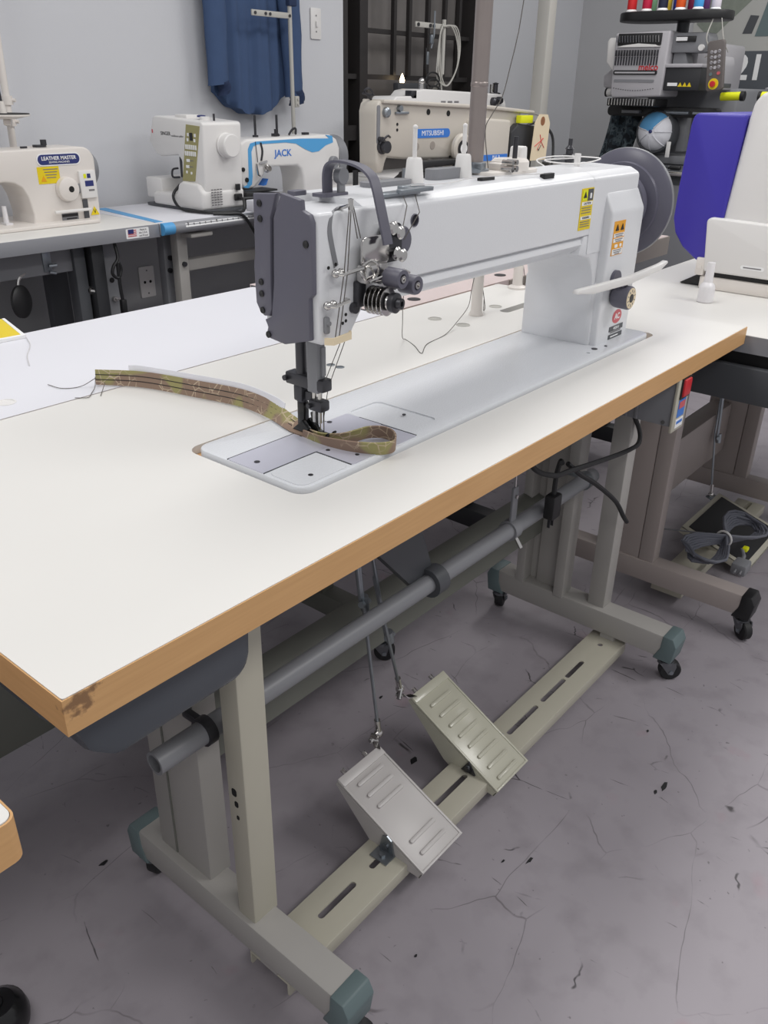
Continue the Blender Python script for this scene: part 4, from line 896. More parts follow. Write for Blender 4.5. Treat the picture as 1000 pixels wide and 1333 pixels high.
part(ls, 'tray_arm', B().prism([(1.26, 2.32), (1.28, 2.31), (1.36, 2.44), (1.335, 2.455)], 'z', 1.094, 1.111, .003), 'warm_white')
part(ls, 'spool_tray', B().lathe((1.275, 2.33, 1.112), (0, 0, 1), [(.0, 0), (.03, 0), (.078, .010), (.078, .015), (0, .015)], 30), 'warm_white')
part(ls, 'tray_pad', B().lathe((1.275, 2.33, 1.1268), (0, 0, 1), [(.076, 0), (.076, .003), (0, .003)], 30), 'rubber')
part(ls, 'spool_pin', B().cyl((1.270, 2.33, 1.128), (1.270, 2.33, 1.165), .013, .008, n=14), 'warm_white'); part(ls, 'pin_rod', B().cyl((1.270, 2.33, 1.16), (1.266, 2.33, 1.265), .004, n=10), 'dark_steel')
kl = thing('knee_lifter', 'black round knee lifter pad on bent rod under the left wall table', 'knee lifter', (1.09, 2.1, .745))
part(kl, 'pad', B().lathe((1.082, 2.085, .590), (.5, -.87, .05), [(.0, 0), (.040, .002), (.052, .008), (.052, .016), (.044, .022), (0, .024)], 26), 'black')
part(kl, 'rod', B().tube([(1.09, 2.09, .59), (1.10, 2.10, .645), (1.125, 2.105, .668), (1.20, 2.11, .690)], .006, 8, 4), 'chrome')
part(kl, 'clamp', B().box(1.195, 2.095, .665, 1.225, 2.12, .730, .003).cyl((1.21, 2.09, .685), (1.235, 2.085, .685), .006, n=8).cyl((1.21, 2.09, .665), (1.23, 2.085, .66), .005, n=8), 'zinc')
solo('power_cable', B().tube([(1.435, 2.045, .74), (1.432, 2.03, .69), (1.412, 2.03, .665), (1.405, 2.03, .64), (1.425, 2.03, .625), (1.44, 2.03, .65), (1.43, 2.03, .675), (1.428, 2.03, .60), (1.432, 2.03, .54)], .006, 8, 5).box(1.422, 2.02, .50, 1.442, 2.04, .55, .004).cyl((1.432, 2.03, .485), (1.432, 2.03, .502), .003, n=6), 'black', 'black looped cable and plug hanging in front of the left table leg', 'cable', (1.43, 2.03, .74))
pk = thing('outlet_column', 'grey metal service panel between the table legs below the flag sticker', 'panel', (1.457, 2.135, 0))
part(pk, 'panel', B().box(1.425, 2.12, .0, 1.490, 2.15, .744, .003), 'mid_grey')
part(pk, 'latch', B().cyl((1.455, 2.12, .535), (1.455, 2.108, .535), .009, n=12).box(1.455, 2.105, .53, 1.473, 2.112, .538, .001), 'chrome'); part(pk, 'key_hole', B().cyl((1.456, 2.12, .60), (1.456, 2.117, .60), .009, n=12), 'hole')

t7 = thing('sewing_table', 'white table with sky blue corner caps and printed ruler edge by wall', 'table', (2.2, 2.25, 0))
part(t7, 'table_top', B().box(1.60, 2.0, .75, 2.95, 2.50, .789, .002), 'laminate_cool')
part(t7, 'ruler_edge', B().prism([(2.0, .7895)] + arc2(1.995, .7695, .020, 90, 270, 6) + [(2.0, .7495)], 'x', 1.645, 2.95), 'tbl_grey')
part(t7, 'corner_cap', B().prism([(2.0, .7900)] + arc2(1.995, .7695, .0208, 90, 270, 6) + [(2.0, .749)], 'x', 1.5985, 1.645), 'blue_trim')
part(t7, 'blue_edge_strip', B().prism([(1.60, 2.03), (1.632, 2.03), (1.70, 2.48), (1.66, 2.48)], 'z', .7885, .7903), 'blue_trim')
for k in range(36):
    x = 1.70 + k * .026
    part(t7, 'ruler_mark', B().box(x, 1.9755, .776, x + .0025, 1.981, .776 + (.010 if k % 5 == 0 else .006)), 'grey_ink')
decal(t7, 'ruler_strip', (2.2, 1.9775, .777), (V((1, 0, 0)), V((0, .35, .94)).normalized()), 1.02, .013, 'label_white', .0004)
leg_post(t7, 1.70, 2.05, 1.745, 2.09, .748, 'stand_grey'); leg_post(t7, 1.69, 2.12, 1.738, 2.16, .748, 'mid_grey'); leg_post(t7, 2.72, 2.05, 2.77, 2.09, .748, 'stand_grey'); leg_post(t7, 2.72, 2.4, 2.77, 2.44, .748, 'stand_grey')
for (x, y, z) in ((1.722, 2.05, .63), (1.706, 2.12, .60), (1.712, 2.12, .645)): part(t7, 'leg_bolt', B().cyl((x, y, z), (x, y - .01, z), .009, n=8), 'dark_steel')
part(t7, 'hanging_tray', B().box(1.72, 1.99, .728, 1.82, 2.06, .742, .004), 'stand_grey')
part(t7, 'side_rail', B().box(1.747, 2.058, .60, 2.75, 2.10, .64, .003), 'stand_grey')

# domestic machine, turned end-on
sg = thing('domestic_sewing_machine', 'white domestic sewing machine with olive button panel by the wall', 'sewing machine', (1.97, 2.3, .79))
def sgp(y, z): return (y, z)
bodyp = [(2.10, .800), (2.235, .800), (2.238, .98), (2.34, .976), (2.40, 1.015), (2.415, 1.03), (2.40, 1.105), (2.37, 1.113), (2.10, 1.100), (2.085, 1.09)]
bd_ = B().prism([(2.098, .805), (2.232, .805), (2.222, .965), (2.240, .985), (2.345, .975), (2.372, .983), (2.412, 1.028), (2.378, 1.112), (2.360, 1.116), (2.095, 1.103), (2.085, 1.095)], 'x', 1.885, 2.07, .010, seg=3)
part(sg, 'body', bd_, 'white_plastic')
part(sg, 'free_arm', B().prism([(2.095, .798), (2.40, .800), (2.40, .845), (2.25, .850), (2.235, .885), (2.21, .897), (2.12, .89), (2.09, .86)], 'x', 1.868, 2.075, .012, seg=3), 'white_plastic')
part(sg, 'extension_tray', B().box(1.885, 2.36, .82, 2.06, 2.46, .895, .006), 'white_plastic')
part(sg, 'base', B().box(1.875, 2.085, .7905, 2.085, 2.45, .801, .002), 'dark_grey')
part(sg, 'olive_panel', B().prism([(2.150, .898), (2.222, .896), (2.176, 1.092), (2.100, 1.088)][::-1], 'x', 1.8825, 1.8860), 'olive_panel')
def pan(u, v):  # u across 0..1 (left to right in view), v 0..1 up, on the panel
    L_ = V((0, 2.222, .896)).lerp(V((0, 2.176, 1.092)), v); R_ = V((0, 2.150, .898)).lerp(V((0, 2.100, 1.088)), v)
    p = L_.lerp(R_, u); return V((1.8825, p.y, p.z))
def pbtn(u, v, wd, h, m='label_white'):
    c = pan(u, v); decal(sg, 'button', c, '-x', wd, h, m, .002, .0015)
pbtn(.46, .80, .016, .026, 'black')
for u in (.22, .74):
    for v in (.83, .74): pbtn(u, v, .009, .011)
for v in (.615, .50):
    for k in range(6): pbtn(.13 + k * .15, v, .007, .016)
for v in (.375, .265): pbtn(.36, v, .018, .010); decal(sg, 'slider_slot', pan(.58, v), '-x', .028, .003, 'grey_ink')
pbtn(.32, .165, .008, .009); pbtn(.70, .15, .008, .009)
text(sg, 'lettering', 'SINGER', (1.8845, 2.305, 1.056), '-x', .018, 'ink'); text(sg, 'lettering', 'confidence quilter', (1.8845, 2.235, 1.050), '-x', .010, 'grey_ink')
decal(sg, 'emblem', (1.885, 2.385, 1.062), '-x', .007, .014, 'pinkish_red', r=.003)
part(sg, 'handwheel', B().lathe((1.99, 2.086, 1.022), (0, -1, 0), [(.0, 0), (.044, 0), (.044, .004), (.041, .006), (.041, .034), (.037, .038), (0, .038)], 32), 'white_plastic')
for i in range(4):
    for j in range(7):
        x = 1.905 + i * .014; z = .815 + j * .009
        part(sg, 'vent_slot', B().box(x, 2.0835, z, x + .008, 2.0870, z + .004), 'grey_ink')
part(sg, 'power_switch', B().box(2.025, 2.0805, .862, 2.045, 2.088, .885, .001), 'black')
part(sg, 'power_inlet', B().box(2.015, 2.076, .825, 2.05, 2.088, .850, .003), 'black')
part(sg, 'needle_unit', B().box(1.93, 2.265, .90, 1.96, 2.295, .975, .003).cyl((1.945, 2.28, .86), (1.945, 2.28, .91), .003, n=8).tube([(1.93, 2.30, .90), (1.92, 2.33, .90), (1.93, 2.34, .925), (1.95, 2.33, .93)], .004, 6, 4), 'dark_steel')
part(sg, 'bobbin_winder', B().lathe((1.96, 2.16, 1.100), (0, 0, 1), [(.02, 0), (.02, .016), (.014, .018), (0, .018)], 18), 'white_plastic')
part(sg, 'winder_pin', B().cyl((1.97, 2.12, 1.09), (1.97, 2.12, 1.128), .004, n=8), 'dark_steel')
part(sg, 'top_guide', B().box(1.93, 2.23, 1.105, 1.99, 2.30, 1.122, .003), 'white_plastic')
part(sg, 'bobbin_disc', B().lathe((1.96, 2.18, 1.115), (0, 0, 1), [(.016, 0), (.016, .006), (0, .008)], 16), 'navy')
solo('power_cable', B().tube([(2.03, 2.078, .838), (2.03, 2.05, .83), (2.01, 2.03, .795), (1.95, 2.02, .796), (1.88, 2.05, .796), (1.855, 2.11, .796), (1.845, 2.20, .80), (1.86, 2.26, .84), (1.89, 2.25, .88)], .0055, 8, 6), 'black', 'black cable looping round the white domestic machine on the table', 'cable', (1.9, 2.05, .79))
solo('power_cable', B().tube([(1.86, 2.03, .7965), (1.90, 2.0, .795), (1.95, 1.973, .79), (1.99, 1.965, .74), (2.05, 1.97, .65), (2.11, 1.97, .52), (2.12, 1.97, .42)], .006, 8, 6), 'black', 'thick black cable dropping over the ruler edge of the table, left one', 'cable', (1.95, 1.973, .79))
solo('power_cable', B().tube([(2.05, 2.072, .832), (2.09, 2.04, .83), (2.10, 1.99, .80), (2.115, 1.965, .76), (2.13, 1.965, .65), (2.135, 1.965, .52), (2.13, 1.965, .42)], .006, 8, 6), 'black', 'thick black cable dropping from the inlet over the table edge, right one', 'cable', (2.1, 1.97, .79))
pb = thing('foot_pedal', 'black foot pedal box beside the white domestic sewing machine', 'pedal', (2.13, 2.13, .79))
part(pb, 'case', B().prism([(2.075, .7905), (2.26, .7905), (2.26, .838), (2.075, .852)], 'y', 2.08, 2.19, .006), 'black')
part(pb, 'tread', B().box(2.09, 2.09, .846, 2.25, 2.18, .853, .002), 'rubber')

jk = thing('lockstitch_machine', 'white machine with sky blue swoosh stripe before the hanging shirt', 'sewing machine', (2.4, 2.2, .79))
part(jk, 'bed', B().prism(rrect(2.10, 2.13, 2.72, 2.36, .02), 'z', .7905, .802, .003, capbev=True), 'white_plastic')
jb = B().prism([(2.115, .87), (2.135, .852), (2.18, .855), (2.235, .90), (2.262, .930), (2.43, .928), (2.452, .912), (2.462, .88), (2.466, .80), (2.688, .80), (2.690, .985), (2.672, 1.022), (2.63, 1.042), (2.15, 1.036), (2.12, 1.022), (2.110, .99)], 'y', 2.15, 2.29, .010, seg=3)
part(jk, 'body', jb, 'white_plastic')
part(jk, 'blue_stripe', B().prism([(2.146, .857), (2.166, .870), (2.172, .90), (2.172, .99), (2.184, 1.010), (2.21, 1.016), (2.36, 1.018), (2.42, 1.012), (2.47, .990), (2.515, .975), (2.555, .978), (2.60, 1.0), (2.645, 1.010), (2.640, 1.036), (2.60, 1.0405), (2.62, 1.026), (2.45, 1.030), (2.20, 1.026), (2.168, 1.020), (2.155, 1.0), (2.152, .90), (2.142, .870), (2.12, .862)], 'y', 2.1485, 2.152), 'blue_trim')
text(jk, 'lettering', 'JACK', (2.345, 2.149, .978), '-y', .036, 'blue_label', bold=.0006, xs=1.15)
part(jk, 'motor', B().lathe((2.69, 2.23, .95), (1, 0, 0), [(.0, 0), (.075, 0), (.085, .01), (.085, .05), (.07, .062), (0, .062)], 28).box(2.69, 2.15, .82, 2.735, 2.30, .96, .005), 'mid_grey')
part(jk, 'motor_display', B().box(2.698, 2.1475, .925, 2.72, 2.1505, .95, .001), 'navy')
part(jk, 'feed_lever', B().box(2.63, 2.135, .862, 2.73, 2.147, .874, .003), 'white_plastic'); part(jk, 'stitch_dial', B().lathe((2.64, 2.15, .930), (0, -1, 0), [(.026, 0), (.026, .016), (.022, .02), (.007, .02), (.007, .016), (0, .016)], 22), 'mid_grey')
for x in (2.262, 2.382): part(jk, 'spool_pin', B().cyl((x, 2.22, 1.036), (x, 2.22, 1.118), .005, n=10).cyl((x, 2.22, 1.036), (x, 2.22, 1.045), .012, n=12), 'dark_steel')
for (x, z0, z1, r) in ((2.13, 1.02, 1.055, .006), (2.142, 1.02, 1.055, .004), (2.355, 1.04, 1.066, .006)): part(jk, 'top_pin', B().cyl((x, 2.2, z0), (x, 2.2, z1), r, n=8), 'dark_steel')
part(jk, 'winder', B().tube([(2.43, 2.2, 1.042), (2.44, 2.19, 1.062), (2.46, 2.19, 1.066), (2.47, 2.2, 1.045)], .005, 6, 4), 'dark_steel')
for x in (2.34, 2.515): part(jk, 'thread_clip', B().box(x, 2.19, 1.038, x + .025, 2.21, 1.05), 'dark_steel')
part(jk, 'tension_assembly', B().lathe((2.248, 2.15, .925), (0, -1, 0), [(.012, 0), (.016, .004), (.016, .01), (.010, .012), (.010, .022), (0, .022)], 16).tube([(2.195, 2.148, .945), (2.195, 2.14, .905), (2.205, 2.14, .90)], .004, 6).tube([(2.21, 2.147, .945), (2.245, 2.14, .952)], .005, 6), 'chrome')
part(jk, 'take_up_slot', B().ribbon([(2.222, 2.1485, 1.022), (2.230, 2.1485, .99), (2.222, 2.1485, .955)], (.008, 0, 0), .003, 4).tube([(2.195, 2.148, 1.026), (2.20, 2.145, .95)], .0015, 6), 'dark_steel')
for (x, z, r) in ((2.124, .927, .008), (2.140, .888, .009)): part(jk, 'face_knob', B().cyl((x, 2.151, z), (x, 2.146, z), r, n=12), 'hole')
part(jk, 'needle_bar', B().cyl((2.155, 2.21, .804), (2.155, 2.21, .856), .008, n=10).cyl((2.175, 2.21, .804), (2.175, 2.21, .856), .007, n=10), 'dark_steel')
part(jk, 'led_lamp', B().prism([(2.235, .86), (2.262, .885), (2.25, .862)], 'y', 2.155, 2.19), 'blue_label'); part(jk, 'cord', B().tube([(2.30, 2.16, .806), (2.32, 2.15, .815), (2.40, 2.15, .813), (2.452, 2.155, .806)], .004, 6, 4), 'dark_grey')
js = thing('thread_stand', 'slim pale thread stand pole with bracket arm before the blue shirt', 'thread stand', (2.655, 2.38, .79))
part(js, 'pole', B().cyl((2.660, 2.40, .7905), (2.652, 2.40, 1.72), .009, n=14), 'conduit')
part(js, 'bracket_arm', B().box(2.435, 2.395, 1.478, 2.66, 2.402, 1.500, .002), 'conduit')
for x in (2.452, 2.51, 2.535, 2.648): part(js, 'eyelet', B().cyl((x, 2.395, 1.489), (x, 2.391, 1.489), .006, n=10), 'dark_steel')
part(js, 'top_clip', B().box(2.64, 2.385, 1.525, 2.685, 2.41, 1.56, .004), 'denim_dark')
part(js, 'joint_clip', B().box(2.662, 2.385, 1.14, 2.685, 2.405, 1.185, .003).cyl((2.674, 2.385, 1.152), (2.674, 2.38, 1.152), .005, n=8).cyl((2.674, 2.385, 1.172), (2.674, 2.38, 1.172), .005, n=8), 'conduit')

# hanging shirt, built as a draped sheet with sleeves
sh = thing('shirt', 'navy blue long-tailed work shirt hanging on the pale wall', 'shirt', (2.5, 2.5, 1.55))
def shirt_body():
    b = B(); t = bmesh.new(); nx, nz = 30, 22; g = []
    for s_ in (0, 1):
        rows = []
        for j in range(nz + 1):
            v = j / nz; row = []
            for i in range(nx + 1):
                u = i / nx
                x = 2.315 + u * (2.705 - 2.315) + (1 - v) * .01 * (u - .5)
                hem = 1.112 + .085 * abs(2 * u - 1) ** 2.2 + .004 * math.sin(u * 30)
                z = hem + v * (1.85 - hem)
                fold = .010 * math.sin(u * 17 + v * 1.5) * (1 - .4 * v) + .006 * math.sin(u * 41 + 1)
                bul = .030 * (1 - abs(2 * u - 1) ** 3)
                y = (2.505 - bul + fold) if s_ == 0 else 2.535
                row.append(t.verts.new((x, y, z)))
            rows.append(row)
        for j in range(nz):
            for i in range(nx): t.faces.new((rows[j][i], rows[j][i + 1], rows[j + 1][i + 1], rows[j + 1][i]))
        g.append(rows)
    A, Z = g
    for j in range(nz):
        for i in (0, nx): t.faces.new((A[j][i], A[j + 1][i], Z[j + 1][i], Z[j][i]))
    for i in range(nx):
        for j in (0, nz): t.faces.new((A[j][i], A[j][i + 1], Z[j][i + 1], Z[j][i]))
    bmesh.ops.recalc_face_normals(t, faces=t.faces[:]); b._take(t); return b
part(sh, 'body', shirt_body(), 'denim', ang=80)
def sleeve(p_top, p_bot, w0, w1, name):
    t = bmesh.new(); n, m = 16, 14; rings = []
    for j in range(m + 1):
        v = j / m; c = V(p_top).lerp(V(p_bot), v); c.x += .012 * math.sin(v * PI)
        wd_ = w0 + (w1 - w0) * v; ring = []
        for i in range(n):
            a_ = 2 * PI * i / n
            ring.append(t.verts.new((c.x + wd_ / 2 * math.cos(a_) * (1 + .05 * math.sin(v * 19 + i)), c.y + .028 * math.sin(a_) * (1 + .12 * math.sin(v * 23 + i * 2)), c.z + .006 * math.cos(a_))))
        rings.append(ring)
    for a_, c_ in zip(rings, rings[1:]):
        for i in range(n): t.faces.new((a_[i], a_[(i + 1) % n], c_[(i + 1) % n], c_[i]))
    t.faces.new(rings[0]); t.faces.new(rings[-1]); bmesh.ops.recalc_face_normals(t, faces=t.faces[:])
    return B()._take(t)
s1 = part(sh, 'sleeve', sleeve((2.285, 2.475, 1.84), (2.302, 2.475, 1.225), .125, .098, ''), 'denim', ang=80)
part(s1, 'cuff', sleeve((2.322, 2.472, 1.235), (2.325, 2.475, 1.188), .05, .045, ''), 'denim_dark', ang=80)
s2 = part(sh, 'sleeve', sleeve((2.685, 2.470, 1.84), (2.738, 2.475, 1.185), .150, .095, ''), 'denim', ang=80)
part(s2, 'cuff', sleeve((2.742, 2.470, 1.205), (2.752, 2.475, 1.150), .082, .078, ''), 'denim_dark', ang=80)

# ================================================================ BEIGE PATTERN MACHINE AND NEIGHBOURS
t8 = thing('work_table', 'table under the beige pattern machine behind the long arm', 'table', (2.7, 1.6, 0))
part(t8, 'table_top', B().box(1.98, 1.30, .80, 3.35, 1.98, .84, .003), 'laminate_cool')
for (x, y) in ((2.05, 1.36), (3.25, 1.36), (2.05, 1.9), (3.25, 1.9)): part(t8, 'leg', B().box(x, y, 0, x + .05, y + .05, .80, .003), 'stand_grey')
mt = thing('pattern_sewing_machine', 'big beige pattern sewing machine with blue name strip, price tag at its end', 'sewing machine', (2.6, 1.52, .84))
mb = B().prism([(2.160, .985), (2.175, .955), (2.195, .955), (2.205, .99), (2.215, 1.005), (2.30, .995), (2.58, .988), (2.60, .985), (2.62, .90), (2.62, .845), (2.98, .845), (2.98, 1.148), (2.76, 1.162), (2.18, 1.186), (2.164, 1.176), (2.156, 1.15)], 'y', 1.45, 1.54, .010, seg=3)
part(mt, 'body', mb, 'beige_enamel')
part(mt, 'top_lid', B().prism([(2.18, 1.176), (2.18, 1.188), (2.76, 1.170), (3.055, 1.150), (3.055, 1.138), (2.76, 1.156)], 'y', 1.437, 1.545, .004), 'beige_enamel')
part(mt, 'gear_housing', B().prism([(2.62, .85), (2.88, .85), (2.885, 1.118), (2.66, 1.130), (2.635, 1.118)], 'y', 1.425, 1.46, .010, seg=3), 'beige_enamel')
part(mt, 'cable_loop', B().tube([(3.12, 1.52, .92), (3.18, 1.47, .905), (3.25, 1.47, .92), (3.29, 1.49, .98), (3.29, 1.51, 1.06), (3.20, 1.53, 1.10), (3.10, 1.53, 1.08)], .006, 8, 6), 'rubber')
part(mt, 'end_panel', B().prism([(2.885, .85), (3.035, .85), (3.045, 1.095), (2.93, 1.105), (2.888, 1.075)], 'y', 1.422, 1.60, .006), 'black_paint', 'near-black end panel')
part(mt, 'yellow_label', B().box(2.935, 1.415, 1.106, 3.015, 1.44, 1.134, .001), 'bright_yellow')
part(mt, 'base', B().box(2.06, 1.40, .8405, 3.12, 1.75, .865, .004), 'warm_white')
part(mt, 'work_bed', B().box(2.10, 1.33, .866, 2.62, 1.66, .90, .006), 'warm_white')
part(mt, 'clamp_frame', B().box(2.28, 1.40, .90, 2.66, 1.46, .955, .006).prism([(2.18, .90), (2.24, .90), (2.36, .968), (2.62, .975), (2.64, .99), (2.34, .992), (2.22, .93)], 'y', 1.39, 1.44, .004).cyl((2.52, 1.395, .94), (2.52, 1.375, .94), .035, n=20).cyl((2.42, 1.395, .95), (2.42, 1.38, .95), .018, n=16), 'black')
part(mt, 'clamp_post', B().box(2.215, 1.36, .90, 2.23, 1.38, .975, .002), 'zinc')
nb = decal(mt, 'name_strip', (2.447, 1.4495, 1.078), '-y', .192, .030, 'blue_label', .001, .014); text(mt, 'lettering', 'MITSUBISHI', (2.447, 1.4483, 1.078), '-y', .024, 'label_white')
decal(mt, 'model_strip', (2.79, 1.4245, .985), '-y', .165, .022, 'blue_label', .001); text(mt, 'lettering', 'PLK-B', (2.80, 1.4235, .985), '-y', .019, 'label_white')
dl2 = part(mt, 'hand_dial', B().lathe((2.585, 1.43, 1.024), (0, -1, 0), [(.052, 0), (.052, .012), (.045, .018), (0, .018)], 28), 'beige_enamel'); part(dl2, 'dial_ring', B().lathe((2.58, 1.4115, 1.024), (0, -1, 0), [(.030, 0), (.030, .002), (.020, .002), (.020, .001), (0, .001)], 24), 'black'); part(dl2, 'dial_center', B().lathe((2.58, 1.4085, 1.024), (0, -1, 0), [(.019, 0), (.019, .0015), (.004, .0015), (.004, .003), (0, .003)], 20), 'label_white')
for (x, z, r, m_) in ((2.42, 1.148, .010, 'hole'), (2.53, 1.143, .010, 'hole'), (2.362, 1.035, .014, 'beige_dark'), (2.449, 1.037, .014, 'beige_dark'), (2.26, 1.11, .005, 'hole'), (2.26, 1.092, .005, 'hole'), (2.55, .995, .005, 'hole')):
    part(mt, 'screw_hole', B().lathe((x, 1.4505, z), (0, -1, 0), [(r, 0), (r, .0016), (r * .7, .002), (0, .001)], 14), m_)
part(mt, 'tension_unit', B().lathe((2.185, 1.45, 1.04), (0, -1, 0), [(.024, 0), (.024, .006), (.016, .01), (.020, .016), (.020, .028), (0, .03)], 18).cyl((2.17, 1.45, 1.065), (2.17, 1.43, 1.065), .008, n=10).tube([(2.165, 1.44, 1.05), (2.185, 1.425, 1.075), (2.215, 1.44, 1.07)], .004, 6, 3), 'dark_steel')
part(mt, 'thread_guides', B().lathe((2.20, 1.45, 1.148), (0, -1, 0), [(.016, 0), (.016, .012), (.010, .018), (0, .018)], 14).box(2.245, 1.44, 1.142, 2.31, 1.45, 1.150, .002).cyl((2.265, 1.45, 1.16), (2.265, 1.436, 1.16), .010, n=12), 'zinc')
part(mt, 'face_plate', B().prism(rrect(2.160, 1.05, 2.174, 1.170, .006), 'y', 1.4485, 1.452), 'mid_grey'); part(mt, 'needle_bar', B().cyl((2.135, 1.53, .90), (2.135, 1.53, .96), .010, n=10), 'black')
part(mt, 'side_lever', B().tube([(2.19, 1.50, 1.18), (2.15, 1.50, 1.21), (2.16, 1.49, 1.22), (2.19, 1.50, 1.20), (2.14, 1.50, 1.205)], .004, 6, 4), 'dark_steel')
mt.rotation_euler = (0, 0, math.radians(-5))
tg = thing('price_tag', 'manila hang tag with red scribble tied on the beige machine end', 'tag', (3.16, 1.41, 1.13))
part(tg, 'card', B().prism([(3.105, .962), (3.228, .962), (3.238, 1.10), (3.215, 1.132), (3.150, 1.134), (3.118, 1.10)], 'y', 1.410, 1.4125).cut(B().cyl((3.178, 1.40, 1.108), (3.178, 1.42, 1.108), .005, n=12)), 'card')
part(tg, 'eyelet', B().lathe((3.178, 1.411, 1.108), (0, -1, 0), [(.005, 0), (.017, 0), (.017, .0016), (.005, .0016)], 18), mat('brown_eyelet', (140, 92, 60), .7))
part(tg, 'pen_mark', B().tube([(3.128, 1.4094, 1.015), (3.16, 1.4094, 1.028), (3.195, 1.4094, 1.043)], .0016, 5).tube([(3.165, 1.4094, 1.058), (3.18, 1.4094, 1.03), (3.205, 1.4094, 1.008)], .0016, 5).tube([(3.15, 1.4094, 1.0), (3.175, 1.4094, 1.03), (3.19, 1.4094, 1.045)], .0012, 5), 'red')
part(tg, 'check_mark', B().tube([(3.155, 1.4094, 1.008), (3.162, 1.4094, .998), (3.18, 1.4094, 1.018)], .0015, 5), 'ink')
part(tg, 'string', B().tube([(3.178, 1.409, 1.108), (3.15, 1.42, 1.13), (3.11, 1.44, 1.132)], .0012, 5, 3), 'thread')
tg.location = (3.032, 1.36, 1.135)
# white machine behind it with its own cable-draped stand
t9 = thing('work_table', 'far table under the white machine by the barred gate', 'table', (3.2, 2.2, 0))
part(t9, 'table_top', B().box(2.98, 2.02, .80, 4.20, 2.48, .84, .003), 'laminate')
for (x, y) in ((3.02, 2.05), (4.12, 2.05), (3.02, 2.40), (4.12, 2.40)): part(t9, 'leg', B().box(x, y, 0, x + .05, y + .05, .80, .003), 'dark_grey')
wm = thing('lockstitch_machine', 'white sewing machine mostly hidden behind the beige pattern machine', 'sewing machine', (3.5, 2.2, .84))
part(wm, 'body', B().prism([(3.02, .98), (3.02, 1.175), (3.04, 1.19), (3.16, 1.192), (3.19, 1.215), (3.25, 1.222), (3.92, 1.205), (3.93, 1.195), (3.93, .845), (3.66, .845), (3.64, 1.02), (3.62, 1.05), (3.16, 1.05), (3.14, .98)], 'y', 2.12, 2.26, .010, seg=3), 'white_plastic')
part(wm, 'bed', B().box(2.99, 2.08, .8405, 3.95, 2.34, .852, .004), 'white_plastic')
part(wm, 'hand_wheel', B().lathe((3.93, 2.19, 1.14), (1, 0, 0), [(.0, 0), (.05, 0), (.06, .01), (.06, .05), (.045, .06), (0, .06)], 24), 'white_plastic')
for (x, z, r) in ((3.83, 1.17, .02), (3.88, 1.175, .018)): part(wm, 'tension_dial', B().lathe((x, 2.12, z), (0, -1, 0), [(r, 0), (r, .02), (.012, .03), (0, .03)], 14), 'dark_steel')
part(wm, 'winder_post', B().lathe((3.90, 2.15, 1.19), (0, 0, 1), [(.02, 0), (.02, .01), (.028, .015), (.028, .02), (.012, .024), (.012, .06), (.018, .065), (0, .07)], 14), 'dark_steel')
part(wm, 'oil_cap', B().cyl((3.30, 2.18, 1.21), (3.30, 2.18, 1.245), .014, n=12).ball((3.30, 2.18, 1.255), .016), 'chrome')
part(wm, 'top_pin', B().cyl((3.91, 2.18, 1.19), (3.91, 2.18, 1.25), .01, n=10), 'chrome')
part(wm, 'top_guide', B().box(3.15, 2.12, 1.18, 3.19, 2.16, 1.215, .003), 'dark_steel')
for k in range(3): decal(wm, 'print_line', (3.40 + k * .055, 2.1200, 1.168), '-y', .038, .008, 'grey_ink', .001)
wsd = thing('thread_stand', 'white thread stand with grey cable loops before the barred gate', 'thread stand', (3.655, 2.38, .84))
part(wsd, 'pole', B().cyl((3.655, 2.38, .8405), (3.655, 2.38, 1.20), .011, n=14).cyl((3.655, 2.38, 1.19), (3.625, 2.30, 1.30), .011, n=14).cyl((3.625, 2.30, 1.29), (3.625, 2.30, 1.53), .011, n=14), 'conduit')
part(wsd, 'cross_arm', B().box(3.39, 2.292, 1.487, 3.63, 2.300, 1.510, .002), 'conduit')
for x in (3.405, 3.50, 3.53): part(wsd, 'eyelet', B().cyl((x, 2.292, 1.498), (x, 2.286, 1.498), .008, n=10), 'dark_steel')
part(wsd, 'thread_clip', B().tube([(3.52, 2.28, 1.56), (3.52, 2.28, 1.46), (3.50, 2.28, 1.40)], .004, 6).box(3.495, 2.275, 1.42, 3.515, 2.29, 1.46, .003).box(3.465, 2.275, 1.33, 3.48, 2.285, 1.385, .002), 'zinc')
wl_ = B()
for k in range(3):
    wl_.tube([(3.60 + .012 * k, 2.285, 1.50), (3.66 + .02 * k, 2.275, 1.50), (3.71 + .01 * k, 2.27, 1.42), (3.71, 2.27, 1.32), (3.65, 2.28, 1.24), (3.60 - .02 * k, 2.28, 1.27), (3.575 - .01 * k, 2.28, 1.36), (3.57, 2.28, 1.46), (3.60, 2.285, 1.51)], .004, 6, 5)
wl_.tube([(3.58, 2.285, 1.48), (3.56, 2.28, 1.35), (3.60, 2.28, 1.22), (3.56, 2.24, 1.10)], .004, 6, 5)
part(wsd, 'cable_loop', wl_, 'conduit')
bl = B()
for k in range(4): bl.tube([(3.51 + .055 * math.cos(q * PI / 8) + .006 * k, 2.27, 1.265 - .03 * k + .032 * math.sin(q * PI / 8)) for q in range(17)], .004, 6)
solo('cable_coil', bl.tube([(3.46, 2.28, 1.40), (3.45, 2.27, 1.32), (3.47, 2.27, 1.24)], .003, 6, 4), 'black', 'black coiled cable dangling below the clip in front of the gate', 'cable', (3.50, 2.27, 1.37))

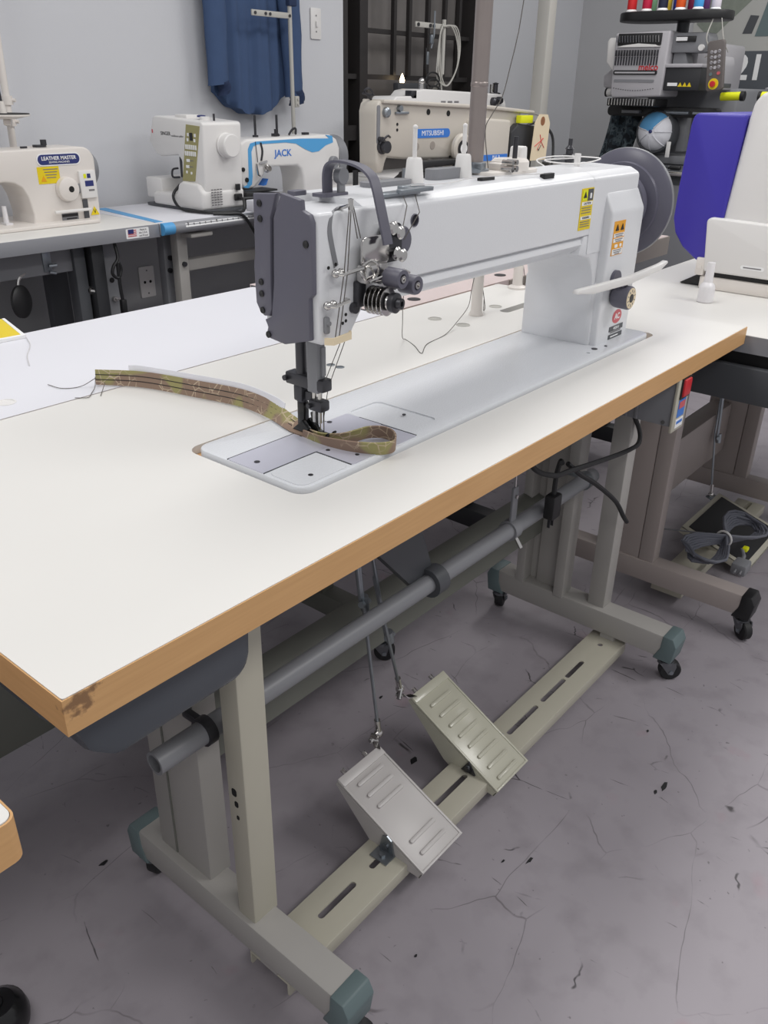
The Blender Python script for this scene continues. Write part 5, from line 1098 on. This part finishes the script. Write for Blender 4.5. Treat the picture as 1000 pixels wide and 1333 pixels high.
# ================================================================ EMBROIDERY MACHINE
t10 = thing('machine_stand', 'dark grey stand table under the embroidery machine', 'table', (4.5, 1.4, 0))
part(t10, 'table_top', B().box(4.0, .80, .862, 5.2, 1.92, .885, .003), 'dark_grey')
part(t10, 'front_trim', B().box(3.990, .80, .866, 4.002, 1.92, .886, .002), 'chrome')
part(t10, 'cabinet', B().box(4.05, .84, .05, 5.15, 1.88, .862, .004), 'dark_grey')
part(t10, 'cabinet_door', B().box(4.042, .86, .08, 4.052, 1.34, .82, .003), 'mid_grey'); part(t10, 'cabinet_door', B().box(4.042, 1.38, .08, 4.052, 1.86, .82, .003), 'mid_grey')
em = thing('embroidery_machine', 'multi-needle embroidery machine with red name on silver head at upper right', 'embroidery machine', (4.5, 1.4, .886))
part(em, 'head_panel', B().prism([(1.365, 1.494), (1.652, 1.487), (1.645, 1.215), (1.632, 1.196), (1.372, 1.206)], 'x', 4.20, 4.42, .010, seg=3), 'melco_grey')
part(em, 'head_shoulder', B().prism([(1.65, 1.47), (1.70, 1.47), (1.712, 1.455), (1.705, 1.36), (1.665, 1.32), (1.65, 1.32)], 'x', 4.24, 4.40, .006), 'white_plastic')
part(em, 'thread_window', B().box(4.192, 1.405, 1.432, 4.202, 1.632, 1.484, .002), 'black'); part(em, 'window_ledge', B().prism([(1.405, 1.425), (1.632, 1.425), (1.60, 1.432), (1.52, 1.440), (1.43, 1.434)], 'x', 4.190, 4.203), 'white_plastic')
for k in range(16):
    y = 1.412 + k * .0146
    part(em, 'needle_lever', B().box(4.186, y, 1.385, 4.201, y + .005, 1.412, .001).box(4.194, y - .0005, 1.345, 4.2015, y + .0055, 1.383), 'dark_steel')
    part(em, 'tension_pin', B().cyl((4.19, y + .003, 1.445), (4.19, y + .008, 1.474), .002, n=6), 'chrome')
text(em, 'lettering', 'melco', (4.1990, 1.455, 1.336), '-x', .042, 'red', bold=.0008)
part(em, 'slot_bar', B().prism(rrect(1.405, 1.303, 1.637, 1.323, .008), 'x', 4.194, 4.201), 'black'); part(em, 'slot_rail', B().box(4.191, 1.415, 1.309, 4.195, 1.628, 1.316), 'melco_grey')
part(em, 'lower_groove', B().prism(rrect(1.415, 1.270, 1.63, 1.282, .004), 'x', 4.197, 4.201), 'mid_grey')
for k in range(17): part(em, 'rivet', B().cyl((4.1995, 1.415 + k * .0132, 1.242 - .010 * math.sin(k / 16 * PI)), (4.197, 1.415 + k * .0132, 1.242 - .010 * math.sin(k / 16 * PI)), .0022, n=6), 'hole')
part(em, 'needle_case', B().box(4.20, 1.395, 1.160, 4.36, 1.655, 1.196, .004), 'black')
for k in range(16): part(em, 'needle', B().cyl((4.197, 1.405 + k * .0158, 1.165), (4.197, 1.405 + k * .0158, 1.194), .0028, n=6), 'chrome')
part(em, 'arm', B().box(4.38, 1.28, 1.235, 5.05, 1.52, 1.46, .02), 'melco_grey')
part(em, 'tensioner_block', B().prism([(1.185, 1.40), (1.37, 1.40), (1.37, 1.485), (1.20, 1.485), (1.185, 1.46)], 'x', 4.24, 4.36, .006), 'mid_grey')
part(em, 'tensioner_opening', B().box(4.232, 1.25, 1.445, 4.242, 1.345, 1.470, .002), 'black'); part(em, 'tensioner_strip', B().box(4.228, 1.29, 1.450, 4.236, 1.345, 1.466), 'label_white'); part(em, 'tensioner_knob', B().cyl((4.24, 1.215, 1.42), (4.225, 1.215, 1.42), .014, n=14), 'white_plastic')
part(em, 'neck', B().prism([(1.28, 1.35), (1.36, 1.35), (1.36, 1.41), (1.30, 1.40)], 'x', 4.26, 4.34, .004), 'mid_grey')
part(em, 'side_module', B().box(4.215, 1.190, 1.235, 4.40, 1.372, 1.345, .006), 'black_paint'); part(em, 'module_lid', B().box(4.205, 1.185, 1.335, 4.40, 1.372, 1.352, .004), 'melco_grey')
decal(em, 'module_label', (4.2145, 1.325, 1.262), '-x', .050, .014, 'label_white')
for y in (1.285, 1.262, 1.239): triangle_sign(em, (4.2145, y, 1.262), '-x', .022)
part(em, 'side_cowl', B().prism([(1.168, 1.24), (1.215, 1.24), (1.215, 1.345), (1.205, 1.39), (1.18, 1.395), (1.168, 1.36)], 'x', 4.36, 4.60, .012), 'melco_grey')
part(em, 'side_cowl', B().prism([(1.655, 1.24), (1.76, 1.245), (1.765, 1.30), (1.72, 1.335), (1.655, 1.34)], 'x', 4.34, 4.60, .012), 'melco_grey')
part(em, 'hoop_arm', B().prism(rrect(1.13, 1.112, 1.725, 1.160, .02), 'x', 4.36, 4.42, .004), 'black'); part(em, 'hoop_clip', B().cyl((4.35, 1.27, 1.135), (4.35, 1.40, 1.135), .010, n=12).box(4.345, 1.20, 1.130, 4.36, 1.25, 1.14), 'zinc'); part(em, 'hoop_plate', B().box(4.33, 1.53, 1.126, 4.37, 1.63, 1.142, .003), 'mid_grey')
part(em, 'cap_driver', B().lathe((4.40, 1.43, 1.04), (-1, 0, 0), [(.085, 0), (.105, .0), (.105, .06), (.098, .07), (.085, .07)], 32), 'dark_grey'); part(em, 'driver_post', B().box(4.42, 1.30, .95, 4.48, 1.34, 1.14, .004), 'mid_grey')
part(em, 'rear_body', B().box(4.60, 1.12, .887, 5.10, 1.62, 1.25, .02), 'mid_grey')
part(em, 'base', B().box(4.40, .95, .8865, 5.05, 1.62, .93, .01), 'mid_grey')
part(em, 'clear_shield', B().prism([(1.50, .90), (1.60, .90), (1.57, 1.08), (1.54, 1.11), (1.50, 1.12)], 'x', 4.47, 4.474), 'melco_grey')
part(em, 'side_handle', B().cyl((4.36, 1.665, 1.226), (4.36, 1.735, 1.222), .020, n=18), 'white_plastic'); part(em, 'side_handle', B().cyl((4.36, 1.125, 1.212), (4.36, 1.03, 1.216), .019, n=18), 'bright_yellow'); part(em, 'handle_cap', B().cyl((4.36, 1.735, 1.222), (4.36, 1.745, 1.222), .021, n=18), 'black'); part(em, 'handle_cap', B().cyl((4.36, 1.03, 1.216), (4.36, 1.012, 1.216), .022, n=18), 'black')
part(em, 'spool_post', B().cyl((4.42, 1.40, 1.45), (4.42, 1.40, 1.545), .03, n=18), 'dark_grey')
tray = B().prism([(y_, x_) for (x_, y_) in rrect(4.18, 1.12, 4.50, 1.68, .15, 8)][::-1], 'z', 1.540, 1.575, .006) if False else B().prism(rrect(4.19, 1.125, 4.45, 1.682, .125, 8), 'z', 1.538, 1.578, .006, capbev=True)
part(em, 'spool_tray', tray, 'black')
part(em, 'thread_tubes', B().tube([(4.23, 1.18, 1.54), (4.21, 1.19, 1.46), (4.24, 1.17, 1.40), (4.26, 1.20, 1.38)], .003, 6, 5).tube([(4.23, 1.14, 1.54), (4.22, 1.11, 1.45), (4.25, 1.09, 1.40)], .002, 6, 5), 'conduit')
# controller remote with an emergency stop
rm = thing('machine_remote', 'taupe keypad controller with yellow and red stop button at upper right', 'remote control', (4.20, 1.12, 1.33))
MR = Matrix.Translation((4.185, 1.113, 1.34)) @ Matrix.Rotation(math.radians(-8), 4, 'X')
part(rm, 'case', B().prism(rrect(-.040, -.105, .040, .108, .014), 'x', -.010, .014, .004, capbev=True).xf(MR), 'remote')
for (u, v) in [(c_ * .018, .060 - r_ * .022) for r_ in range(4) for c_ in (-1, 0, 1)]:
    part(rm, 'key', B().cyl((-.010, -u, v + (.002 if u else 0)), (-.0135, -u, v), .0072, n=10).xf(MR), 'melco_grey')
for (u, m_) in ((.018, 'cap_green'), (-.018, 'pinkish_red')): part(rm, 'key', B().cyl((-.010, u, -.032), (-.0135, u, -.032), .0075, n=12).xf(MR), m_)
st_ = part(rm, 'stop_ring', B().lathe((-.010, .004, -.075), (-1, 0, 0), [(.024, 0), (.024, .002), (0, .002)], 24).xf(MR), 'yellow'); part(st_, 'stop_button', B().lathe((-.012, .004, -.075), (-1, 0, 0), [(.009, 0), (.009, .006), (.013, .008), (.013, .014), (0, .016)], 20).xf(MR), 'red')
part(rm, 'bracket', B().box(4.19, 1.10, 1.25, 4.40, 1.13, 1.27, .003), 'dark_grey')
# the cap being embroidered
cp = thing('baseball_cap', 'white baseball cap with one pale blue panel clamped under the needles', 'cap', (4.33, 1.43, 1.04))
def cap_panel(a0, a1, m_):
    t = bmesh.new(); n, m2 = 8, 8; g = []
    for j in range(m2 + 1):
        f = j / m2; row = []
        for i in range(n + 1):
            a_ = math.radians(a0 + (a1 - a0) * i / n)
            r_ = .094 * math.sin(f * PI / 2) ** .9
            x_ = 4.275 + .075 * (1 - math.cos(f * PI / 2))
            sg_ = .004 * math.sin((i / n) * PI) * f
            row.append(V((x_ - sg_, 1.428 + r_ * math.cos(a_), 1.045 + r_ * math.sin(a_))))
        g.append(row)
    V1 = [[t.verts.new(p) for p in r_] for r_ in g]
    V2 = [[t.verts.new(p + V((.003, 0, 0))) for p in r_] for r_ in g]
    for W in (V1, V2):
        for j in range(m2):
            for i in range(n):
                q = [W[j][i], W[j][i + 1], W[j + 1][i + 1], W[j + 1][i]]
                t.faces.new(q)
    for i in range(n): t.faces.new((V1[m2][i], V1[m2][i + 1], V2[m2][i + 1], V2[m2][i]))
    bmesh.ops.remove_doubles(t, verts=t.verts[:], dist=1e-5); bmesh.ops.recalc_face_normals(t, faces=t.faces[:])
    part(cp, 'crown_panel', B()._take(t), m_, 'pale blue panel' if m_ == 'cap_blue' else None, ang=60)
cap_panel(12, 132, 'cap_blue')
for k in range(5): cap_panel(132 + k * 48, 180 + k * 48, 'cap_white')
part(cp, 'top_button', B().lathe((4.276, 1.428, 1.045), (-1, 0, 0), [(.009, 0), (.009, .004), (.005, .007), (0, .007)], 16), 'navy')
for a_ in (12, 132, 180, 228, 276, 324):
    c_, s_ = math.cos(math.radians(a_)), math.sin(math.radians(a_))
    part(cp, 'seam_tape', B().tube([V((4.272 + .075 * (1 - math.cos(f * PI / 2)), 1.428 + .094 * math.sin(f * PI / 2) ** .9 * c_, 1.045 + .094 * math.sin(f * PI / 2) ** .9 * s_)) for f in [k / 8 for k in range(1, 9)]], .0028, 5), 'cap_white')
part(cp, 'brim', B().prism([(-.075, 0), (.075, 0), (.068, -.045), (.035, -.075), (-.035, -.075), (-.068, -.045)], 'x', -.002, .002, M4=Matrix.Translation((4.36, 1.428, 1.0)) @ Matrix.Rotation(math.radians(-70), 4, 'Y')), 'cap_white')
part(cp, 'back_strap', B().box(4.31, 1.325, .925, 4.318, 1.347, 1.00, .003), 'white_plastic')
# camouflage fabric draped behind the machine
def drape():
    t = bmesh.new(); n, m = 14, 12; g = []
    for s_ in (0, 1):
        R_ = []
        for j in range(m + 1):
            v = j / m; row = []
            for i in range(n + 1):
                u = i / n
                y = 1.80 - u * (.17 + .0 * v) - .055 * v + (.02 * v)
                z = .887 + v * .27 - .01 * math.sin(u * 9)
                x = 4.47 + .02 * math.sin(u * 12 + v * 3) + .025 * v + s_ * .03
                row.append(t.verts.new((x, y, z)))
            R_.append(row)
        for j in range(m):
            for i in range(n): t.faces.new((R_[j][i], R_[j][i + 1], R_[j + 1][i + 1], R_[j + 1][i]))
        g.append(R_)
    A, Z = g
    for j in range(m):
        for i in (0, n): t.faces.new((A[j][i], A[j + 1][i], Z[j + 1][i], Z[j][i]))
    for i in range(n):
        for j in (0, m): t.faces.new((A[j][i], A[j][i + 1], Z[j][i + 1], Z[j][i]))
    bmesh.ops.recalc_face_normals(t, faces=t.faces[:]); return B()._take(t)
solo('fabric_piece', drape(), 'camo', 'dark grey-green camouflage fabric hanging left of the white cap', 'fabric', (4.47, 1.72, .887), ang=80)
# thread cones on the tray
def cone(x, y, rgb, lab):
    t = thing('thread_cone', lab, 'thread spool', (x, y, 1.578), 'thread cones on the embroidery machine tray')
    part(t, 'spool_foot', B().lathe((x, y, 1.5785), (0, 0, 1), [(.026, 0), (.026, .003), (.021, .010), (0, .010)], 20), 'label_white')
    part(t, 'thread', B().lathe((x, y, 1.588), (0, 0, 1), [(.0, 0), (.0205, 0), (.0225, .004), (.0225, .095), (.019, .102), (0, .102)], 22), mat('thread_' + lab.split()[0], rgb, .6, bump=.4, bscale=500))
    part(t, 'core', B().cyl((x, y, 1.688), (x, y, 1.705), .008, n=12), 'label_white')
for (x, y, rgb, lab) in ((4.235, 1.600, (214, 40, 44), 'red thread cone at the front left of the tray'), (4.222, 1.515, (200, 28, 70), 'crimson thread cone second from left in front row'), (4.218, 1.432, (36, 42, 66), 'midnight navy thread cone in the middle of front row'),
                         (4.222, 1.345, (226, 90, 26), 'orange thread cone right of the midnight navy one'), (4.232, 1.262, (70, 160, 226), 'sky-blue thread cone at right of front row'), (4.29, 1.200, (226, 220, 230), 'white thread cone at the right end of the tray'),
                         (4.33, 1.645, (206, 60, 50), 'scarlet thread cone at the back left of the tray'), (4.38, 1.560, (110, 150, 118), 'sage-green thread cone in the back row'), (4.40, 1.490, (206, 176, 50), 'mustard thread cone in the back row'), (4.40, 1.435, (40, 56, 150), 'royal-blue thread cone in the back row'), (4.40, 1.36, (126, 30, 70), 'maroon thread cone in the back row'), (4.37, 1.285, (96, 50, 110), 'purple thread cone in the back row')):
    cone(x, y, rgb, lab)
# screwdriver on the stand edge
sd_ = thing('screwdriver', 'small black-handled screwdriver lying on the dark stand table', 'screwdriver', (4.05, 1.19, .886))
part(sd_, 'handle', B().lathe((4.05, 1.15, .898), (.1, 1, 0), [(.0, 0), (.009, 0), (.011, .006), (.011, .05), (.006, .056), (.009, .062), (0, .064)], 14), 'black')
part(sd_, 'blade', B().cyl((4.056, 1.21, .898), (4.066, 1.30, .892), .003, n=8), 'dark_steel')
# poster on the right wall
po = thing('wall_poster', 'large poster with white numerals 21 on a slate band, right wall', 'poster', (5.49, .9, 1.55))
part(po, 'sheet', B().box(5.492, .20, 1.245, 5.499, 1.78, 2.2), 'poster_white')
part(po, 'slate_band', B().box(5.4905, .20, 1.25, 5.4925, 1.60, 1.455), 'poster_dark')
part(po, 'moss_patch', B().prism([(1.76, 1.60), (1.66, 1.52), (1.30, 1.86), (1.30, 2.10), (1.76, 2.10)], 'x', 5.4905, 5.4925), 'poster_green'); part(po, 'grey_block', B().prism([(1.475, 1.545), (1.42, 1.545), (1.395, 1.635), (1.445, 1.640)], 'x', 5.490, 5.4925), 'dark_grey'); part(po, 'pale_panel', B().prism([(1.40, 1.53), (1.20, 1.53), (1.20, 1.80), (1.34, 1.80)], 'x', 5.490, 5.4925), 'cap_green')
text(po, 'lettering', '21', (5.4895, 1.400, 1.362), '-x', .185, 'label_white', bold=.005)
# second yellow handle poking in at the far right
em2 = thing('embroidery_machine', 'edge of another machine with a yellow handle at the far right', 'embroidery machine', (4.9, .80, .886))
part(em2, 'side_handle', B().cyl((4.36, .93, 1.215), (4.36, .80, 1.215), .022, n=18), 'bright_yellow'); part(em2, 'handle_cap', B().cyl((4.36, .945, 1.215), (4.36, .93, 1.215), .023, n=18), 'black'); part(em2, 'body', B().box(4.38, .45, .887, 4.9, .86, 1.25, .02), 'mid_grey'); part(em2, 'bracket', B().box(4.35, .80, 1.185, 4.42, .86, 1.235, .004), 'dark_grey')

# ================================================================ LOOSE BITS
yb_ = thing('yellow_notepad', 'corner of a yellow pad on the back table at the left edge', 'notepad', (.52, 1.14, .77))
part(yb_, 'sheet_stack', B().prism([(.36, 1.06), (.548, 1.045), (.585, 1.19), (.40, 1.21)], 'z', .7705, .776), 'yellow')
part(yb_, 'white_border', B().prism([(.36, 1.045), (.553, 1.035), (.592, 1.19), (.586, 1.19), (.548, 1.045), (.36, 1.058)], 'z', .7705, .7765), 'label_white')
solo('thread_strand', B().tube([(.555, 1.04, .7715), (.53, .98, .7712), (.49, .92, .7712), (.46, .86, .7712)], .0008, 5, 5), 'thread_white', 'pale thread trailing over the cool white table at far left', 'thread', (.5, .95, .7701))
ch = thing('stool_foot', 'black rounded stool foot at the lower left corner', 'stool', (-.02, .33, 0))
part(ch, 'foot_pad', B().lathe((-.018, .345, .0005), (0, 0, 1), [(.030, 0), (.038, .004), (.040, .02), (.036, .038), (.024, .05), (0, .052)], 26), 'black_gloss')
part(ch, 'stem', B().cyl((-.018, .345, .05), (-.12, .42, .30), .010, n=12), 'black_gloss')
part(ch, 'ring', B().tube([(-.12 + .09 * math.cos(k * PI / 10), .42 + .09 * math.sin(k * PI / 10), .30) for k in range(21)], .010, 8), 'black_gloss')
random.seed(11)
def scrap(x, y, r, k, lab):
    n = 7; pts = [(x + r * random.uniform(.4, 1.3) * math.cos(2 * PI * i / n) * (2.0 if k % 2 else 1.2), y + r * random.uniform(.3, .8) * math.sin(2 * PI * i / n)) for i in range(n)]
    solo('floor_scrap', B().prism(pts, 'z', .0003, .0016), 'rubber', lab, 'scrap', (x, y, .0003), 'dark scraps on the concrete floor')
for k, (x, y, r, lab) in enumerate(((.792, .222, .011, 'largest dark scrap of lint lying on the floor between the two treadles'),
        (1.057, -.198, .008, 'dark flattened scrap on open floor right of the treadles'), (1.035, -.190, .005, 'small crumb beside the flattened scrap on open floor'),
        (.732, -.087, .005, 'speck on the floor just below the white treadle, nearer its corner'), (.700, -.052, .004, 'tiny speck left of the other one below the white treadle'),
        (.90, .40, .004, 'tiny speck on the floor behind the cream treadle'), (1.19, -.105, .004, 'speck on the floor in front of the far caster'),
        (.24, .48, .006, 'dark crumb on the shaded floor behind the near foot beam'), (.455, -.045, .003, 'pinhead speck on the floor beside the near foot beam'))):
    scrap(x, y, r, k, lab)
